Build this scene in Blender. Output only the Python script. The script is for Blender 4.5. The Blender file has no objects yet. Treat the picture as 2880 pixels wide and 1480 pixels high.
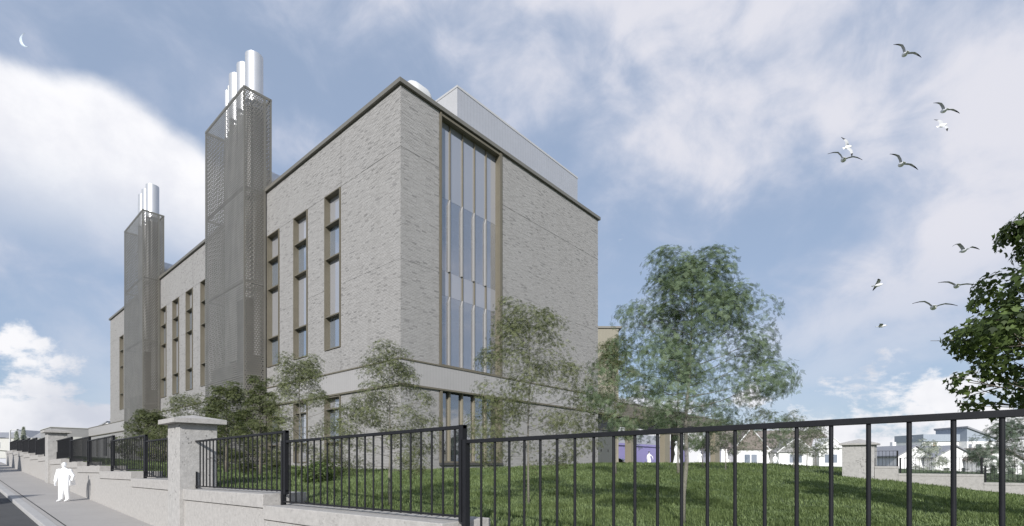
import bpy, bmesh, math, random
import numpy as np
from mathutils import Vector, Matrix, Euler

S = bpy.context.scene
COL = S.collection
R = math.radians
PI = math.pi
rnd = random.Random(7)

# ------------------------------------------------------------------ camera
# World axes follow the building: +x along its garden side, +y along its street side, z = 0 at eye level.
cd = bpy.data.cameras.new('camera')
cam = bpy.data.objects.new('camera', cd)
COL.objects.link(cam)
cam.location = (-16.36, -22.17, 0.0)
cam.rotation_euler = (R(90), 0, R(-48.925))
cd.sensor_width = 36
cd.lens = 17.66
cd.shift_y = 0.195
cd.clip_start = 0.05
cd.clip_end = 4000
S.camera = cam

# ------------------------------------------------------------------ light
SUN_EL = 28.0
SUN_AZ = (-0.824, -0.566)          # horizontal direction towards the sun
sl = bpy.data.lights.new('sun', 'SUN')
sun = bpy.data.objects.new('sun', sl)
COL.objects.link(sun)
sl.energy = 4.8
sl.angle = R(0.8)
sl.color = (1.0, 0.975, 0.945)
_c, _s = math.cos(R(SUN_EL)), math.sin(R(SUN_EL))
_n = math.hypot(*SUN_AZ)
sv = Vector((-SUN_AZ[0] / _n * _c, -SUN_AZ[1] / _n * _c, -_s))
sun.rotation_euler = sv.to_track_quat('-Z', 'Y').to_euler()
sun.location = (-40, -30, 40)

S.view_settings.view_transform = 'Standard'
S.view_settings.look = 'None'
S.view_settings.exposure = 0.0
S.view_settings.gamma = 1.0
S.view_settings.use_curve_mapping = False
S.cycles.use_denoising = True
S.cycles.transparent_max_bounces = 32
S.cycles.max_bounces = 8
S.cycles.sample_clamp_indirect = 6.0


# ------------------------------------------------------------------ node helpers
class NT:
    def __init__(s, tree):
        s.t = tree
        s.t.nodes.clear()

    def n(s, kind, **kw):
        nd = s.t.nodes.new(kind)
        for k, v in kw.items():
            setattr(nd, k, v)
        return nd

    def set(s, sock, v):
        if v is None:
            return
        if hasattr(v, 'links') or isinstance(v, bpy.types.NodeSocket):
            s.t.links.new(v, sock)
        else:
            sock.default_value = v

    def math(s, op, a, b=None, c=None, clamp=False):
        nd = s.n('ShaderNodeMath', operation=op, use_clamp=clamp)
        s.set(nd.inputs[0], a)
        if b is not None:
            s.set(nd.inputs[1], b)
        if c is not None:
            s.set(nd.inputs[2], c)
        return nd.outputs[0]

    def vmath(s, op, a, b=None, out=0, scale=None):
        nd = s.n('ShaderNodeVectorMath', operation=op)
        s.set(nd.inputs[0], a)
        if b is not None:
            s.set(nd.inputs[1], b)
        if scale is not None:
            s.set(nd.inputs[3], scale)
        return nd.outputs[out]

    def noise(s, vec, scale, detail=4, rough=0.55, dist=0.0, out=0):
        nd = s.n('ShaderNodeTexNoise')
        s.set(nd.inputs['Vector'], vec)
        nd.inputs['Scale'].default_value = scale
        nd.inputs['Detail'].default_value = detail
        nd.inputs['Roughness'].default_value = rough
        nd.inputs['Distortion'].default_value = dist
        return nd.outputs[out]

    def ramp(s, v, lo, hi, a=0.0, b=1.0, smooth=True):
        nd = s.n('ShaderNodeMapRange', interpolation_type='SMOOTHSTEP' if smooth else 'LINEAR', clamp=True)
        s.set(nd.inputs[0], v)
        nd.inputs[1].default_value = lo
        nd.inputs[2].default_value = hi
        nd.inputs[3].default_value = a
        nd.inputs[4].default_value = b
        return nd.outputs[0]

    def mix(s, f, a, b):
        nd = s.n('ShaderNodeMix', data_type='RGBA')
        s.set(nd.inputs[0], f)
        s.set(nd.inputs[6], a)
        s.set(nd.inputs[7], b)
        return nd.outputs[2]

    def sep(s, v):
        nd = s.n('ShaderNodeSeparateXYZ')
        s.set(nd.inputs[0], v)
        return nd.outputs

    def comb(s, x, y, z):
        nd = s.n('ShaderNodeCombineXYZ')
        s.set(nd.inputs[0], x); s.set(nd.inputs[1], y); s.set(nd.inputs[2], z)
        return nd.outputs[0]


def c4(c):
    return (c[0], c[1], c[2], 1.0)


# ------------------------------------------------------------------ sky
w = bpy.data.worlds.new('World')
S.world = w
w.use_nodes = True
T = NT(w.node_tree)
out = T.n('ShaderNodeOutputWorld')
bg = T.n('ShaderNodeBackground')
bg.inputs['Strength'].default_value = 0.10
sky = T.n('ShaderNodeTexSky', sky_type='NISHITA', sun_disc=False)
sky.sun_elevation = R(SUN_EL)
sky.sun_rotation = math.atan2(SUN_AZ[0], SUN_AZ[1])
sky.altitude = 50
sky.air_density = 1.0
sky.dust_density = 0.6
sky.ozone_density = 1.6
tc = T.n('ShaderNodeTexCoord')
d = T.vmath('NORMALIZE', tc.outputs['Generated'])
dx, dy, dz = T.sep(d)
el = T.math('MAXIMUM', dz, 0.0)
# broad soft high cloud
ds = T.vmath('MULTIPLY', T.vmath('ADD', d, (0.31, 0.12, 0.07)), (1.0, 1.0, 1.35))
n1 = T.noise(ds, 2.6, 6, 0.52, 0.35)
n2 = T.noise(T.vmath('ADD', ds, (3.3, 2.1, 0.4)), 7.5, 7, 0.58, 0.4)
thin = T.math('ADD', T.math('MULTIPLY', n1, 0.68), T.math('MULTIPLY', n2, 0.32))
field = None
for (cx, cy, cz, rr) in ((0.607, 0.432, 0.667, 0.20), (0.720, 0.325, 0.613, 0.21), (0.765, 0.190, 0.615, 0.22), (0.860, 0.032, 0.509, 0.20), (0.90, -0.12, 0.42, 0.20)):
    m = T.ramp(T.vmath('DISTANCE', d, (cx, cy, cz), out=1), rr - 0.15, rr + 0.06, 1.0, 0.0)
    field = m if field is None else T.math('MAXIMUM', field, m)
thin = T.math('ADD', thin, T.math('MULTIPLY', field, 0.125))
thin_m = T.ramp(thin, 0.43, 0.66, 0.14, 0.95)
# cumulus: noise in direction space
nz = T.noise(T.vmath('MULTIPLY', d, (1.0, 1.0, 1.9)), 4.2, 8, 0.6, 0.15)
nf = T.noise(d, 15.0, 6, 0.6)
nzz = T.math('ADD', T.math('MULTIPLY', nz, 0.8), T.math('MULTIPLY', nf, 0.2))
# bank of cumulus towards the horizon
low = T.math('ADD', T.ramp(dz, 0.02, 0.26, 0.20, -0.15, smooth=False), T.math('MULTIPLY', dy, 0.045))
bank = T.ramp(T.math('ADD', nzz, low), 0.555, 0.615)
# one big fair-weather cumulus over the street
wob = T.vmath('SCALE', T.vmath('SUBTRACT', T.noise(d, 5.0, 6, 0.58, 0.2, out=1), (0.5, 0.5, 0.5)), scale=0.07)
dw = T.vmath('ADD', d, wob)
big = None
for (cx, cy, cz, rr) in ((0.03, 0.947, 0.32, 0.178), (0.076, 0.939, 0.335, 0.170), (0.121, 0.929, 0.349, 0.163),
                          (0.166, 0.917, 0.362, 0.158), (0.212, 0.910, 0.355, 0.146), (0.246, 0.899, 0.363, 0.103)):
    dist = T.vmath('DISTANCE', dw, (cx, cy, cz), out=1)
    m = T.ramp(dist, rr - 0.022, rr + 0.010, 1.0, 0.0)
    big = m if big is None else T.math('MAXIMUM', big, m)
big = T.math('MULTIPLY', big, T.ramp(dz, 0.27, 0.44, 0.0, 1.0))
# colours (divided by the background strength)
grey = T.ramp(T.noise(T.vmath('ADD', d, (0.0, 0.0, 0.06)), 5.5, 5, 0.55), 0.35, 0.68)
ccol = T.mix(grey, (9.6, 9.6, 9.9, 1), (6.2, 6.5, 7.4, 1))
tcol = T.mix(T.ramp(thin, 0.48, 0.68), (5.4, 6.0, 7.5, 1), (7.9, 7.9, 8.6, 1))
haze = T.mix(T.ramp(dz, 0.0, 0.75, 0.62, 0.58), sky.outputs[0], (4.1, 5.3, 7.4, 1))
c = T.mix(T.math('MULTIPLY', thin_m, T.ramp(dz, 0.10, 0.35, 0.30, 1.0)), haze, tcol)
c = T.mix(bank, c, ccol)
c = T.mix(big, c, T.mix(T.ramp(nf, 0.3, 0.75), (9.9, 9.9, 10.2, 1), (8.6, 8.7, 9.3, 1)))
T.set(bg.inputs['Color'], c)
T.t.links.new(bg.outputs[0], out.inputs[0])

# ------------------------------------------------------------------ materials
MATS = {}
ALB = 0.74          # measured tones to base colours under this sun
KEEP = {'figure_white', 'gull_white', 'gull_grey', 'gull_tip', 'gull_bill', 'moon_white', 'railing_black', 'tyre', 'car_paint', 'lamp_glass', 'chrome', 'dark_louvre', 'panel_dark', 'slot_dark', 'steel', 'tank_white', 'white_render', 'interior_white', 'interior_blue', 'interior_floor'}


def sc(c, k=None):
    k = ALB if k is None else k
    return tuple(x * k for x in c[:3])


def base_mat(name):
    m = bpy.data.materials.new(name)
    m.use_nodes = True
    t = NT(m.node_tree)
    o = t.n('ShaderNodeOutputMaterial')
    return m, t, o


def pmat(name, col, rough=0.7, var=0.12, scale=2.5, metal=0.0, spec=0.3, bump=0.0, bscale=60.0,
         speck=0.0, sscale=40.0, speck_col=None, ribs=None, alpha=None, coat=0.0):
    """Principled surface with two scales of colour variation, optional pits, fine relief and fine ribs."""
    if name not in KEEP:
        col = sc(col)
        speck_col = sc(speck_col) if speck_col else None
    m, t, o = base_mat(name)
    p = t.n('ShaderNodeBsdfPrincipled')
    tcn = t.n('ShaderNodeTexCoord')
    v = tcn.outputs['Object']
    a = t.noise(v, scale, 5, 0.6)
    b = t.noise(v, scale * 9, 3, 0.6)
    f = t.math('ADD', t.math('MULTIPLY', a, 0.65), t.math('MULTIPLY', b, 0.35))
    lo = [max(0.0, x * (1 - var)) for x in col]
    hi = [min(1.0, x * (1 + var)) for x in col]
    cc = t.mix(t.ramp(f, 0.3, 0.7), c4(lo), c4(hi))
    h = None
    if speck > 0:
        vo = t.n('ShaderNodeTexVoronoi')
        t.set(vo.inputs['Vector'], v)
        vo.inputs['Scale'].default_value = sscale
        sz = t.ramp(t.noise(v, sscale * 0.23, 2), 0.40, 0.75, 0.0, 0.38)
        pit = t.math('MULTIPLY', t.math('LESS_THAN', vo.outputs['Distance'], sz), speck)
        cc = t.mix(pit, cc, c4(speck_col or [x * 0.35 for x in col]))
        h = t.math('MULTIPLY', pit, -1.0)
    if ribs:
        ax, pitch, depth = ribs
        co = t.sep(v)[ax]
        fr = t.math('FRACT', t.math('DIVIDE', co, pitch))
        rb = t.ramp(t.math('ABSOLUTE', t.math('SUBTRACT', fr, 0.5)), 0.36, 0.46)
        cc = t.mix(t.math('MULTIPLY', rb, depth), cc, c4([x * 0.55 for x in col]))
        h = rb if h is None else t.math('ADD', h, rb)
    t.set(p.inputs['Base Color'], cc)
    p.inputs['Roughness'].default_value = rough
    p.inputs['Metallic'].default_value = metal
    p.inputs['Specular IOR Level'].default_value = spec
    if coat:
        p.inputs['Coat Weight'].default_value = coat
        p.inputs['Coat Roughness'].default_value = 0.08
    if bump > 0:
        bn = t.n('ShaderNodeBump')
        bn.inputs['Strength'].default_value = bump
        bn.inputs['Distance'].default_value = 0.01
        hh = t.noise(v, bscale, 4, 0.6)
        if h is not None:
            hh = t.math('ADD', hh, h)
        t.set(bn.inputs['Height'], hh)
        t.t.links.new(bn.outputs[0], p.inputs['Normal'])
    sh = p.outputs[0]
    if alpha is not None:
        tr = t.n('ShaderNodeBsdfTransparent')
        mx = t.n('ShaderNodeMixShader')
        mx.inputs[0].default_value = alpha
        t.t.links.new(tr.outputs[0], mx.inputs[1])
        t.t.links.new(sh, mx.inputs[2])
        sh = mx.outputs[0]
    t.t.links.new(sh, o.inputs[0])
    MATS[name] = m
    return m


def brick_mat():
    m, t, o = base_mat('pale_brick')
    p = t.n('ShaderNodeBsdfPrincipled')
    at = t.n('ShaderNodeAttribute', attribute_name='tone')
    tone = t.sep(at.outputs['Color'])[0]
    oi = t.n('ShaderNodeObjectInfo')
    tcn = t.n('ShaderNodeTexCoord')
    v = tcn.outputs['Object']
    cr = t.n('ShaderNodeValToRGB')
    t.set(cr.inputs[0], tone)
    e = cr.color_ramp.elements
    e[0].position = 0.0; e[0].color = (0.415, 0.404, 0.392, 1)
    e[1].position = 1.0; e[1].color = (0.275, 0.268, 0.262, 1)
    for ps, cl in ((0.30, (0.455, 0.442, 0.43)), (0.60, (0.43, 0.417, 0.405)), (0.86, (0.40, 0.388, 0.377)), (0.945, (0.375, 0.364, 0.353)), (0.955, (0.325, 0.316, 0.308))):
        q = e.new(ps); q.color = c4(cl)
    for q in e:
        q.color = c4(sc(q.color, ALB * 1.06))
    cc = t.mix(t.ramp(t.noise(v, 14, 4, 0.65), 0.35, 0.75, 0.0, 0.22), cr.outputs[0], c4(sc((0.30, 0.29, 0.285))))
    # faint rain streaks and large patches of weathering
    mp = t.vmath('MULTIPLY', v, (1.6, 1.6, 0.10))
    cc = t.mix(t.ramp(t.noise(mp, 1.0, 5, 0.6), 0.42, 0.75, 0.0, 0.16), cc, c4(sc((0.31, 0.297, 0.28))))
    cc = t.mix(t.ramp(t.noise(v, 0.35, 3, 0.5), 0.35, 0.7, 0.0, 0.14), cc, c4(sc((0.36, 0.345, 0.33))))
    t.set(p.inputs['Base Color'], cc)
    p.inputs['Roughness'].default_value = 0.88
    p.inputs['Specular IOR Level'].default_value = 0.2
    t.t.links.new(p.outputs[0], o.inputs[0])
    return m


def leaf_mat(name, dark, light, alpha, trans=0.3):
    m, t, o = base_mat(name)
    at = t.n('ShaderNodeAttribute', attribute_name='tone')
    tone = t.sep(at.outputs['Color'])[0]
    cc = t.mix(tone, c4(sc(dark, .8)), c4(sc(light, .8)))
    p = t.n('ShaderNodeBsdfPrincipled')
    t.set(p.inputs['Base Color'], cc)
    p.inputs['Roughness'].default_value = 0.55
    p.inputs['Specular IOR Level'].default_value = 0.25
    tl = t.n('ShaderNodeBsdfTranslucent')
    t.set(tl.inputs[0], t.mix(0.5, cc, (0.22, 0.30, 0.06, 1)))
    mx = t.n('ShaderNodeMixShader')
    mx.inputs[0].default_value = trans
    t.t.links.new(p.outputs[0], mx.inputs[1])
    t.t.links.new(tl.outputs[0], mx.inputs[2])
    sh = mx.outputs[0]
    if alpha < 1:
        tr = t.n('ShaderNodeBsdfTransparent')
        m2 = t.n('ShaderNodeMixShader')
        m2.inputs[0].default_value = alpha
        t.t.links.new(tr.outputs[0], m2.inputs[1])
        t.t.links.new(sh, m2.inputs[2])
        sh = m2.outputs[0]
    t.t.links.new(sh, o.inputs[0])
    return m


def glass_mat(name, tint, body, refl, trans):
    """Window glass: part mirror, part see-through, part pale body tint."""
    m, t, o = base_mat(name)
    gl = t.n('ShaderNodeBsdfGlossy')
    gl.inputs['Color'].default_value = (0.93, 0.93, 0.94, 1)
    gl.inputs['Roughness'].default_value = 0.02
    df = t.n('ShaderNodeBsdfDiffuse')
    df.inputs[0].default_value = c4(sc(body, .8))
    tr = t.n('ShaderNodeBsdfTransparent')
    tr.inputs[0].default_value = c4(tint)
    a = t.n('ShaderNodeMixShader')
    a.inputs[0].default_value = trans
    t.t.links.new(df.outputs[0], a.inputs[1]); t.t.links.new(tr.outputs[0], a.inputs[2])
    lw = t.n('ShaderNodeLayerWeight')
    lw.inputs[0].default_value = 0.35
    f = t.ramp(lw.outputs['Facing'], 0.0, 1.0, refl, min(1.0, refl + 0.5), smooth=False)
    b = t.n('ShaderNodeMixShader')
    t.set(b.inputs[0], f)
    t.t.links.new(a.outputs[0], b.inputs[1]); t.t.links.new(gl.outputs[0], b.inputs[2])
    t.t.links.new(b.outputs[0], o.inputs[0])
    return m


def perf_mat(name, ax, col, pu=0.19, pv=0.165, rad=0.345):
    """Perforated sheet metal: staggered round holes along axis ax and z."""
    m, t, o = base_mat(name)
    p = t.n('ShaderNodeBsdfPrincipled')
    tcn = t.n('ShaderNodeTexCoord')
    co = t.sep(tcn.outputs['Object'])
    v = t.math('DIVIDE', co[2], pv)
    row = t.math('FLOOR', v)
    fv = t.math('SUBTRACT', t.math('SUBTRACT', v, row), 0.5)
    u = t.math('ADD', t.math('DIVIDE', co[ax], pu), t.math('MULTIPLY', t.math('FLOORED_MODULO', row, 2.0), 0.5))
    fu = t.math('SUBTRACT', t.math('FRACT', u), 0.5)
    r2 = t.math('ADD', t.math('MULTIPLY', fu, fu), t.math('MULTIPLY', fv, fv))
    hole = t.math('LESS_THAN', r2, rad * rad)
    cc = t.mix(t.ramp(t.noise(tcn.outputs['Object'], 0.8, 4), 0.3, 0.7), c4([x * 0.9 for x in col]), c4([x * 1.08 for x in col]))
    t.set(p.inputs['Base Color'], cc)
    p.inputs['Roughness'].default_value = 0.5
    p.inputs['Metallic'].default_value = 0.25
    tr = t.n('ShaderNodeBsdfTransparent')
    mx = t.n('ShaderNodeMixShader')
    t.set(mx.inputs[0], hole)
    t.t.links.new(p.outputs[0], mx.inputs[1]); t.t.links.new(tr.outputs[0], mx.inputs[2])
    t.t.links.new(mx.outputs[0], o.inputs[0])
    return m


BRICK = brick_mat()
pmat('mortar', (0.42, 0.41, 0.398), 0.95, 0.1, 3)
pmat('joint', (0.24, 0.235, 0.23), 0.9, 0.1)
pmat('bronze', (0.205, 0.183, 0.138), 0.5, 0.06, 1.5, metal=0.1, spec=0.3)
pmat('coping_metal', (0.225, 0.213, 0.185), 0.45, 0.06, 1.2, metal=0.1, spec=0.35)
pmat('band_panel', (0.47, 0.455, 0.445), 0.5, 0.04, 1.0, ribs=(1, 0.22, 0.22))
pmat('band_panel_side', (0.47, 0.455, 0.445), 0.5, 0.04, 1.0, ribs=(0, 0.22, 0.25))
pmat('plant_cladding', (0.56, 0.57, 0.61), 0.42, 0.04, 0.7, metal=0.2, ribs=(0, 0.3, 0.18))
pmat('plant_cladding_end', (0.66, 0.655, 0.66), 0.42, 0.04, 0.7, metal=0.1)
pmat('roof_membrane', (0.32, 0.32, 0.33), 0.8, 0.1, 1.0)
pmat('steel', (0.60, 0.60, 0.61), 0.40, 0.03, 1.0, metal=0.55, spec=0.5, bump=0.08, bscale=90)
pmat('flue_shaded', (0.48, 0.475, 0.46), 0.6, 0.05, 1.0, metal=0.1)  # same pipe, dulled and darkened in colour where the screen shades it
pmat('tank_white', (0.55, 0.55, 0.545), 0.45, 0.04, 1.0, bump=0.05)
pmat('tower_frame', (0.25, 0.24, 0.21), 0.45, 0.05, 1.0, metal=0.3)
PERF_Y = perf_mat('perforated_street', 1, (0.20, 0.192, 0.172))
PERF_X = perf_mat('perforated_side', 0, (0.19, 0.18, 0.16))
pmat('duct_grey', (0.24, 0.235, 0.22), 0.5, 0.08, 1.0, metal=0.3)
pmat('dark_louvre', (0.07, 0.068, 0.065), 0.6, 0.1)
pmat('interior_white', (0.62, 0.64, 0.67), 0.8, 0.05)
pmat('interior_blue', (0.38, 0.42, 0.48), 0.8, 0.08)
pmat('interior_floor', (0.33, 0.34, 0.37), 0.7, 0.08)
pmat('fin_pale', (0.40, 0.39, 0.38), 0.6, 0.03)
pmat('blind_white', (0.62, 0.63, 0.66), 0.8, 0.04, ribs=(1, 0.18, 0.15))
GLASS_CLEAR = glass_mat('glass_clear', (0.90, 0.92, 0.95), (0.33, 0.35, 0.40), 0.17, 0.66)
GLASS_SPAN = glass_mat('glass_spandrel', (0.8, 0.85, 0.9), (0.33, 0.338, 0.372), 0.12, 0.0)
GLASS_WIN = glass_mat('glass_window', (0.6, 0.7, 0.82), (0.235, 0.29, 0.37), 0.22, 0.25)  # blue-grey body colour stands in for part of the sky reflection
GLASS_WSP = glass_mat('glass_window_panel', (0.8, 0.85, 0.9), (0.37, 0.372, 0.395), 0.12, 0.0)
GLASS_LOBBY = glass_mat('glass_lobby', (0.75, 0.8, 0.86), (0.07, 0.085, 0.10), 0.20, 0.55)
GLASS_DARK = glass_mat('glass_dark', (0.2, 0.22, 0.25), (0.03, 0.035, 0.04), 0.2, 0.2)
pmat('granite_front', (0.525, 0.503, 0.476), 0.9, 0.13, 9.0, bump=0.7, bscale=28, speck=0.6, sscale=15, speck_col=(0.39, 0.37, 0.35))
pmat('granite_pier', (0.53, 0.513, 0.49), 0.9, 0.16, 8.0, bump=0.9, bscale=24, speck=0.8, sscale=10, speck_col=(0.24, 0.23, 0.22))
pmat('railing_black', (0.014, 0.0145, 0.017), 0.5, 0.15, 4.0, spec=0.22)
pmat('paving', (0.475, 0.452, 0.430), 0.85, 0.05, 0.6, bump=0.12, bscale=80)
pmat('kerb_stone', (0.52, 0.51, 0.50), 0.85, 0.06, 1.4, bump=0.15, bscale=60)
pmat('asphalt', (0.10, 0.10, 0.102), 0.9, 0.12, 0.8, bump=0.4, bscale=120)
pmat('slot_dark', (0.05, 0.05, 0.05), 0.8, 0.1)
pmat('soil_grass', (0.10, 0.135, 0.058), 0.95, 0.3, 1.2, bump=0.5, bscale=30)
pmat('terrain', (0.20, 0.23, 0.14), 0.95, 0.2, 0.05)
pmat('forecourt', (0.52, 0.49, 0.48), 0.85, 0.05, 0.6)
pmat('column_tan', (0.32, 0.285, 0.215), 0.55, 0.05, 1.0)
pmat('canopy_tan', (0.20, 0.178, 0.14), 0.5, 0.06, 1.0, ribs=(0, 0.3, 0.15))
pmat('panel_grey', (0.155, 0.16, 0.15), 0.5, 0.05, 1.0)
pmat('panel_dark', (0.035, 0.036, 0.04), 0.5, 0.05, 1.0)
pmat('wing_tan', (0.34, 0.315, 0.25), 0.6, 0.05, 0.8, ribs=(0, 0.3, 0.12))
pmat('purple_cladding', (0.40, 0.36, 0.66), 0.5, 0.04, 1.0, ribs=(0, 0.35, 0.18))
pmat('shed_roof', (0.42, 0.42, 0.44), 0.6, 0.04, 1.0, ribs=(0, 0.5, 0.15))
pmat('white_render', (0.80, 0.795, 0.785), 0.8, 0.03, 1.0)
pmat('pale_wall', (0.70, 0.69, 0.65), 0.85, 0.05, 1.0)  # white haze over the far houses is put into this pale colour
pmat('slate_brown', (0.27, 0.235, 0.21), 0.8, 0.15, 2.0, bump=0.3)
pmat('slate_grey', (0.36, 0.37, 0.40), 0.7, 0.1, 2.0)
pmat('zinc', (0.44, 0.49, 0.56), 0.5, 0.05, 1.0, ribs=(0, 0.45, 0.2))
pmat('brick_warm', (0.50, 0.33, 0.22), 0.8, 0.08, 3.0)
pmat('lime_grey', (0.40, 0.395, 0.39), 0.85, 0.05, 0.8)
pmat('figure_white', (0.93, 0.93, 0.93), 0.9, 0.01)
pmat('car_paint', (0.055, 0.056, 0.060), 0.25, 0.05, 1.0, metal=0.4, spec=0.5, coat=0.8)
pmat('tyre', (0.02, 0.02, 0.02), 0.85, 0.1)
pmat('alloy', (0.35, 0.35, 0.36), 0.35, 0.05, metal=0.8)
pmat('lamp_glass', (0.8, 0.8, 0.8), 0.15, 0.02, spec=0.6)
pmat('chrome', (0.65, 0.65, 0.66), 0.2, 0.02, metal=0.9)
pmat('lamp_metal', (0.45, 0.46, 0.48), 0.5, 0.05, metal=0.4)
pmat('lamp_white', (0.78, 0.78, 0.78), 0.5, 0.03)
pmat('gull_white', (0.86, 0.86, 0.86), 0.8, 0.03)
pmat('gull_grey', (0.48, 0.485, 0.49), 0.8, 0.08)
pmat('gull_tip', (0.03, 0.03, 0.03), 0.8, 0.05)
pmat('gull_bill', (0.60, 0.38, 0.08), 0.6, 0.05)
pmat('moon_white', (0.62, 0.70, 0.80), 0.9, 0.06, 0.2)
pmat('bark', (0.20, 0.175, 0.14), 0.9, 0.25, 14, bump=0.5, bscale=40)
pmat('bark_pale', (0.30, 0.28, 0.235), 0.9, 0.3, 22, bump=0.5, bscale=60, alpha=0.62)
pmat('bark_ghost', (0.27, 0.25, 0.22), 0.9, 0.3, 22, alpha=0.5)
LEAF_GHOST = leaf_mat('leaf_translucent', (0.055, 0.066, 0.030), (0.30, 0.325, 0.16), 0.42)
LEAF_BLUE = leaf_mat('leaf_translucent_cool', (0.062, 0.100, 0.060), (0.28, 0.36, 0.20), 0.42)
LEAF_FAINT = leaf_mat('leaf_faint', (0.10, 0.12, 0.085), (0.24, 0.27, 0.17), 0.42)
LEAF_DENSE = leaf_mat('leaf_dense', (0.026, 0.044, 0.013), (0.18, 0.25, 0.075), 1.0)
LEAF_HEDGE = leaf_mat('leaf_hedge', (0.036, 0.046, 0.020), (0.20, 0.225, 0.095), 0.56)
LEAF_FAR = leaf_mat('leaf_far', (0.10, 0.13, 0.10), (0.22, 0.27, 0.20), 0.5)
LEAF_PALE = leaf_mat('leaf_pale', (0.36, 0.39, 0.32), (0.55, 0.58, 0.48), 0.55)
GRASS = leaf_mat('grass_blade', (0.070, 0.108, 0.038), (0.310, 0.390, 0.165), 1.0, trans=0.3)


def M(x):
    return x if isinstance(x, bpy.types.Material) else MATS[x]


# ------------------------------------------------------------------ mesh helpers
class MB:
    """Collects shapes into one mesh."""

    def __init__(s):
        s.v, s.f, s.tone = [], [], []

    def add(s, vs, fs, tone=None):
        b = len(s.v)
        s.v.extend([tuple(p) for p in vs])
        s.f.extend([tuple(i + b for i in f) for f in fs])
        if tone is not None:
            s.tone.extend([tone] * len(vs))
        return s

    def box(s, x0, x1, y0, y1, z0, z1, tone=None):
        if x0 > x1: x0, x1 = x1, x0
        if y0 > y1: y0, y1 = y1, y0
        if z0 > z1: z0, z1 = z1, z0
        vs = [(x0, y0, z0), (x1, y0, z0), (x1, y1, z0), (x0, y1, z0), (x0, y0, z1), (x1, y0, z1), (x1, y1, z1), (x0, y1, z1)]
        fs = [(0, 3, 2, 1), (4, 5, 6, 7), (0, 1, 5, 4), (1, 2, 6, 5), (2, 3, 7, 6), (3, 0, 4, 7)]
        return s.add(vs, fs, tone)

    def hexa(s, b4, t4):
        """Eight corners: bottom four and top four, both counter-clockwise from above."""
        return s.add(list(b4) + list(t4), [(3, 2, 1, 0), (4, 5, 6, 7), (0, 1, 5, 4), (1, 2, 6, 5), (2, 3, 7, 6), (3, 0, 4, 7)])

    def prism(s, poly, d0, d1, axis='y'):
        """Polygon in the plane across the axis, extruded from d0 to d1."""
        n = len(poly)
        def pt(a, b, c):
            return (a, c, b) if axis == 'y' else ((c, a, b) if axis == 'x' else (a, b, c))
        vs = [pt(a, b, d0) for a, b in poly] + [pt(a, b, d1) for a, b in poly]
        fs = [tuple(range(n)), tuple(range(2 * n - 1, n - 1, -1))]
        fs += [(i, i + n, (i + 1) % n + n, (i + 1) % n) for i in range(n)]
        return s.add(vs, fs)

    def tube(s, pts, rad, n=8, caps=True, tone=None):
        pts = [Vector(p) for p in pts]
        if not hasattr(rad, '__len__'):
            rad = [rad] * len(pts)
        vs, fs = [], []
        up = None
        for i, p in enumerate(pts):
            t = (pts[min(i + 1, len(pts) - 1)] - pts[max(i - 1, 0)])
            if t.length < 1e-9: t = Vector((0, 0, 1))
            t.normalize()
            if up is None:
                up = Vector((0, 0, 1)) if abs(t.z) < 0.9 else Vector((1, 0, 0))
            a = t.cross(up)
            if a.length < 1e-6:
                a = t.cross(Vector((0, 1, 0)))
            a.normalize()
            b = t.cross(a).normalized()
            up = -b if False else up
            for k in range(n):
                an = 2 * PI * k / n
                vs.append(p + (a * math.cos(an) + b * math.sin(an)) * rad[i])
        m = len(pts)
        for i in range(m - 1):
            for k in range(n):
                k2 = (k + 1) % n
                fs.append((i * n + k, i * n + k2, (i + 1) * n + k2, (i + 1) * n + k))
        if caps:
            fs.append(tuple(range(n - 1, -1, -1)))
            fs.append(tuple((m - 1) * n + k for k in range(n)))
        return s.add(vs, fs, tone)

    def loft(s, rings, caps=True):
        n = len(rings[0])
        vs = [p for r_ in rings for p in r_]
        fs = []
        for i in range(len(rings) - 1):
            for k in range(n):
                k2 = (k + 1) % n
                fs.append((i * n + k, i * n + k2, (i + 1) * n + k2, (i + 1) * n + k))
        if caps:
            fs.append(tuple(range(n - 1, -1, -1)))
            m = len(rings) - 1
            fs.append(tuple(m * n + k for k in range(n)))
        return s.add(vs, fs)

    def ellipsoid(s, c, rx, ry, rz, n=14, m=9):
        rings = []
        for i in range(m):
            ph = -PI / 2 + PI * (i + 0.5) / m
            rings.append([(c[0] + rx * math.cos(ph) * math.cos(2 * PI * k / n), c[1] + ry * math.cos(ph) * math.sin(2 * PI * k / n), c[2] + rz * math.sin(ph)) for k in range(n)])
        return s.loft(rings)


ORG = {}


def link(o):
    COL.objects.link(o)
    return o


def tag(o, label=None, cat=None, group=None, kind=None):
    if label: o['label'] = label
    if cat: o['category'] = cat
    if group: o['group'] = group
    if kind: o['kind'] = kind
    return o


def thing(name, loc, label, cat, group=None, rotz=0.0):
    o = link(bpy.data.objects.new(name, None))
    o.location = loc
    o.rotation_euler = (0, 0, rotz)
    o.empty_display_size = 0.3
    ORG[o.name] = Vector((0, 0, 0)) if rotz else Vector(loc)
    return tag(o, label, cat, group)


def mesh_of(mb, name, mat, org, smooth=False):
    me = bpy.data.meshes.new(name)
    vs = [(p[0] - org[0], p[1] - org[1], p[2] - org[2]) for p in mb.v]
    me.from_pydata(vs, [], mb.f)
    if mb.tone and len(mb.tone) == len(mb.v):
        ca = me.color_attributes.new('tone', 'FLOAT_COLOR', 'POINT')
        arr = np.ones((len(mb.v), 4), np.float32)
        arr[:, :3] = np.array(mb.tone, np.float32)[:, None]
        ca.data.foreach_set('color', arr.ravel())
    me.materials.append(M(mat))
    if smooth:
        me.polygons.foreach_set('use_smooth', [True] * len(me.polygons))
    me.update()
    return me


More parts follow.
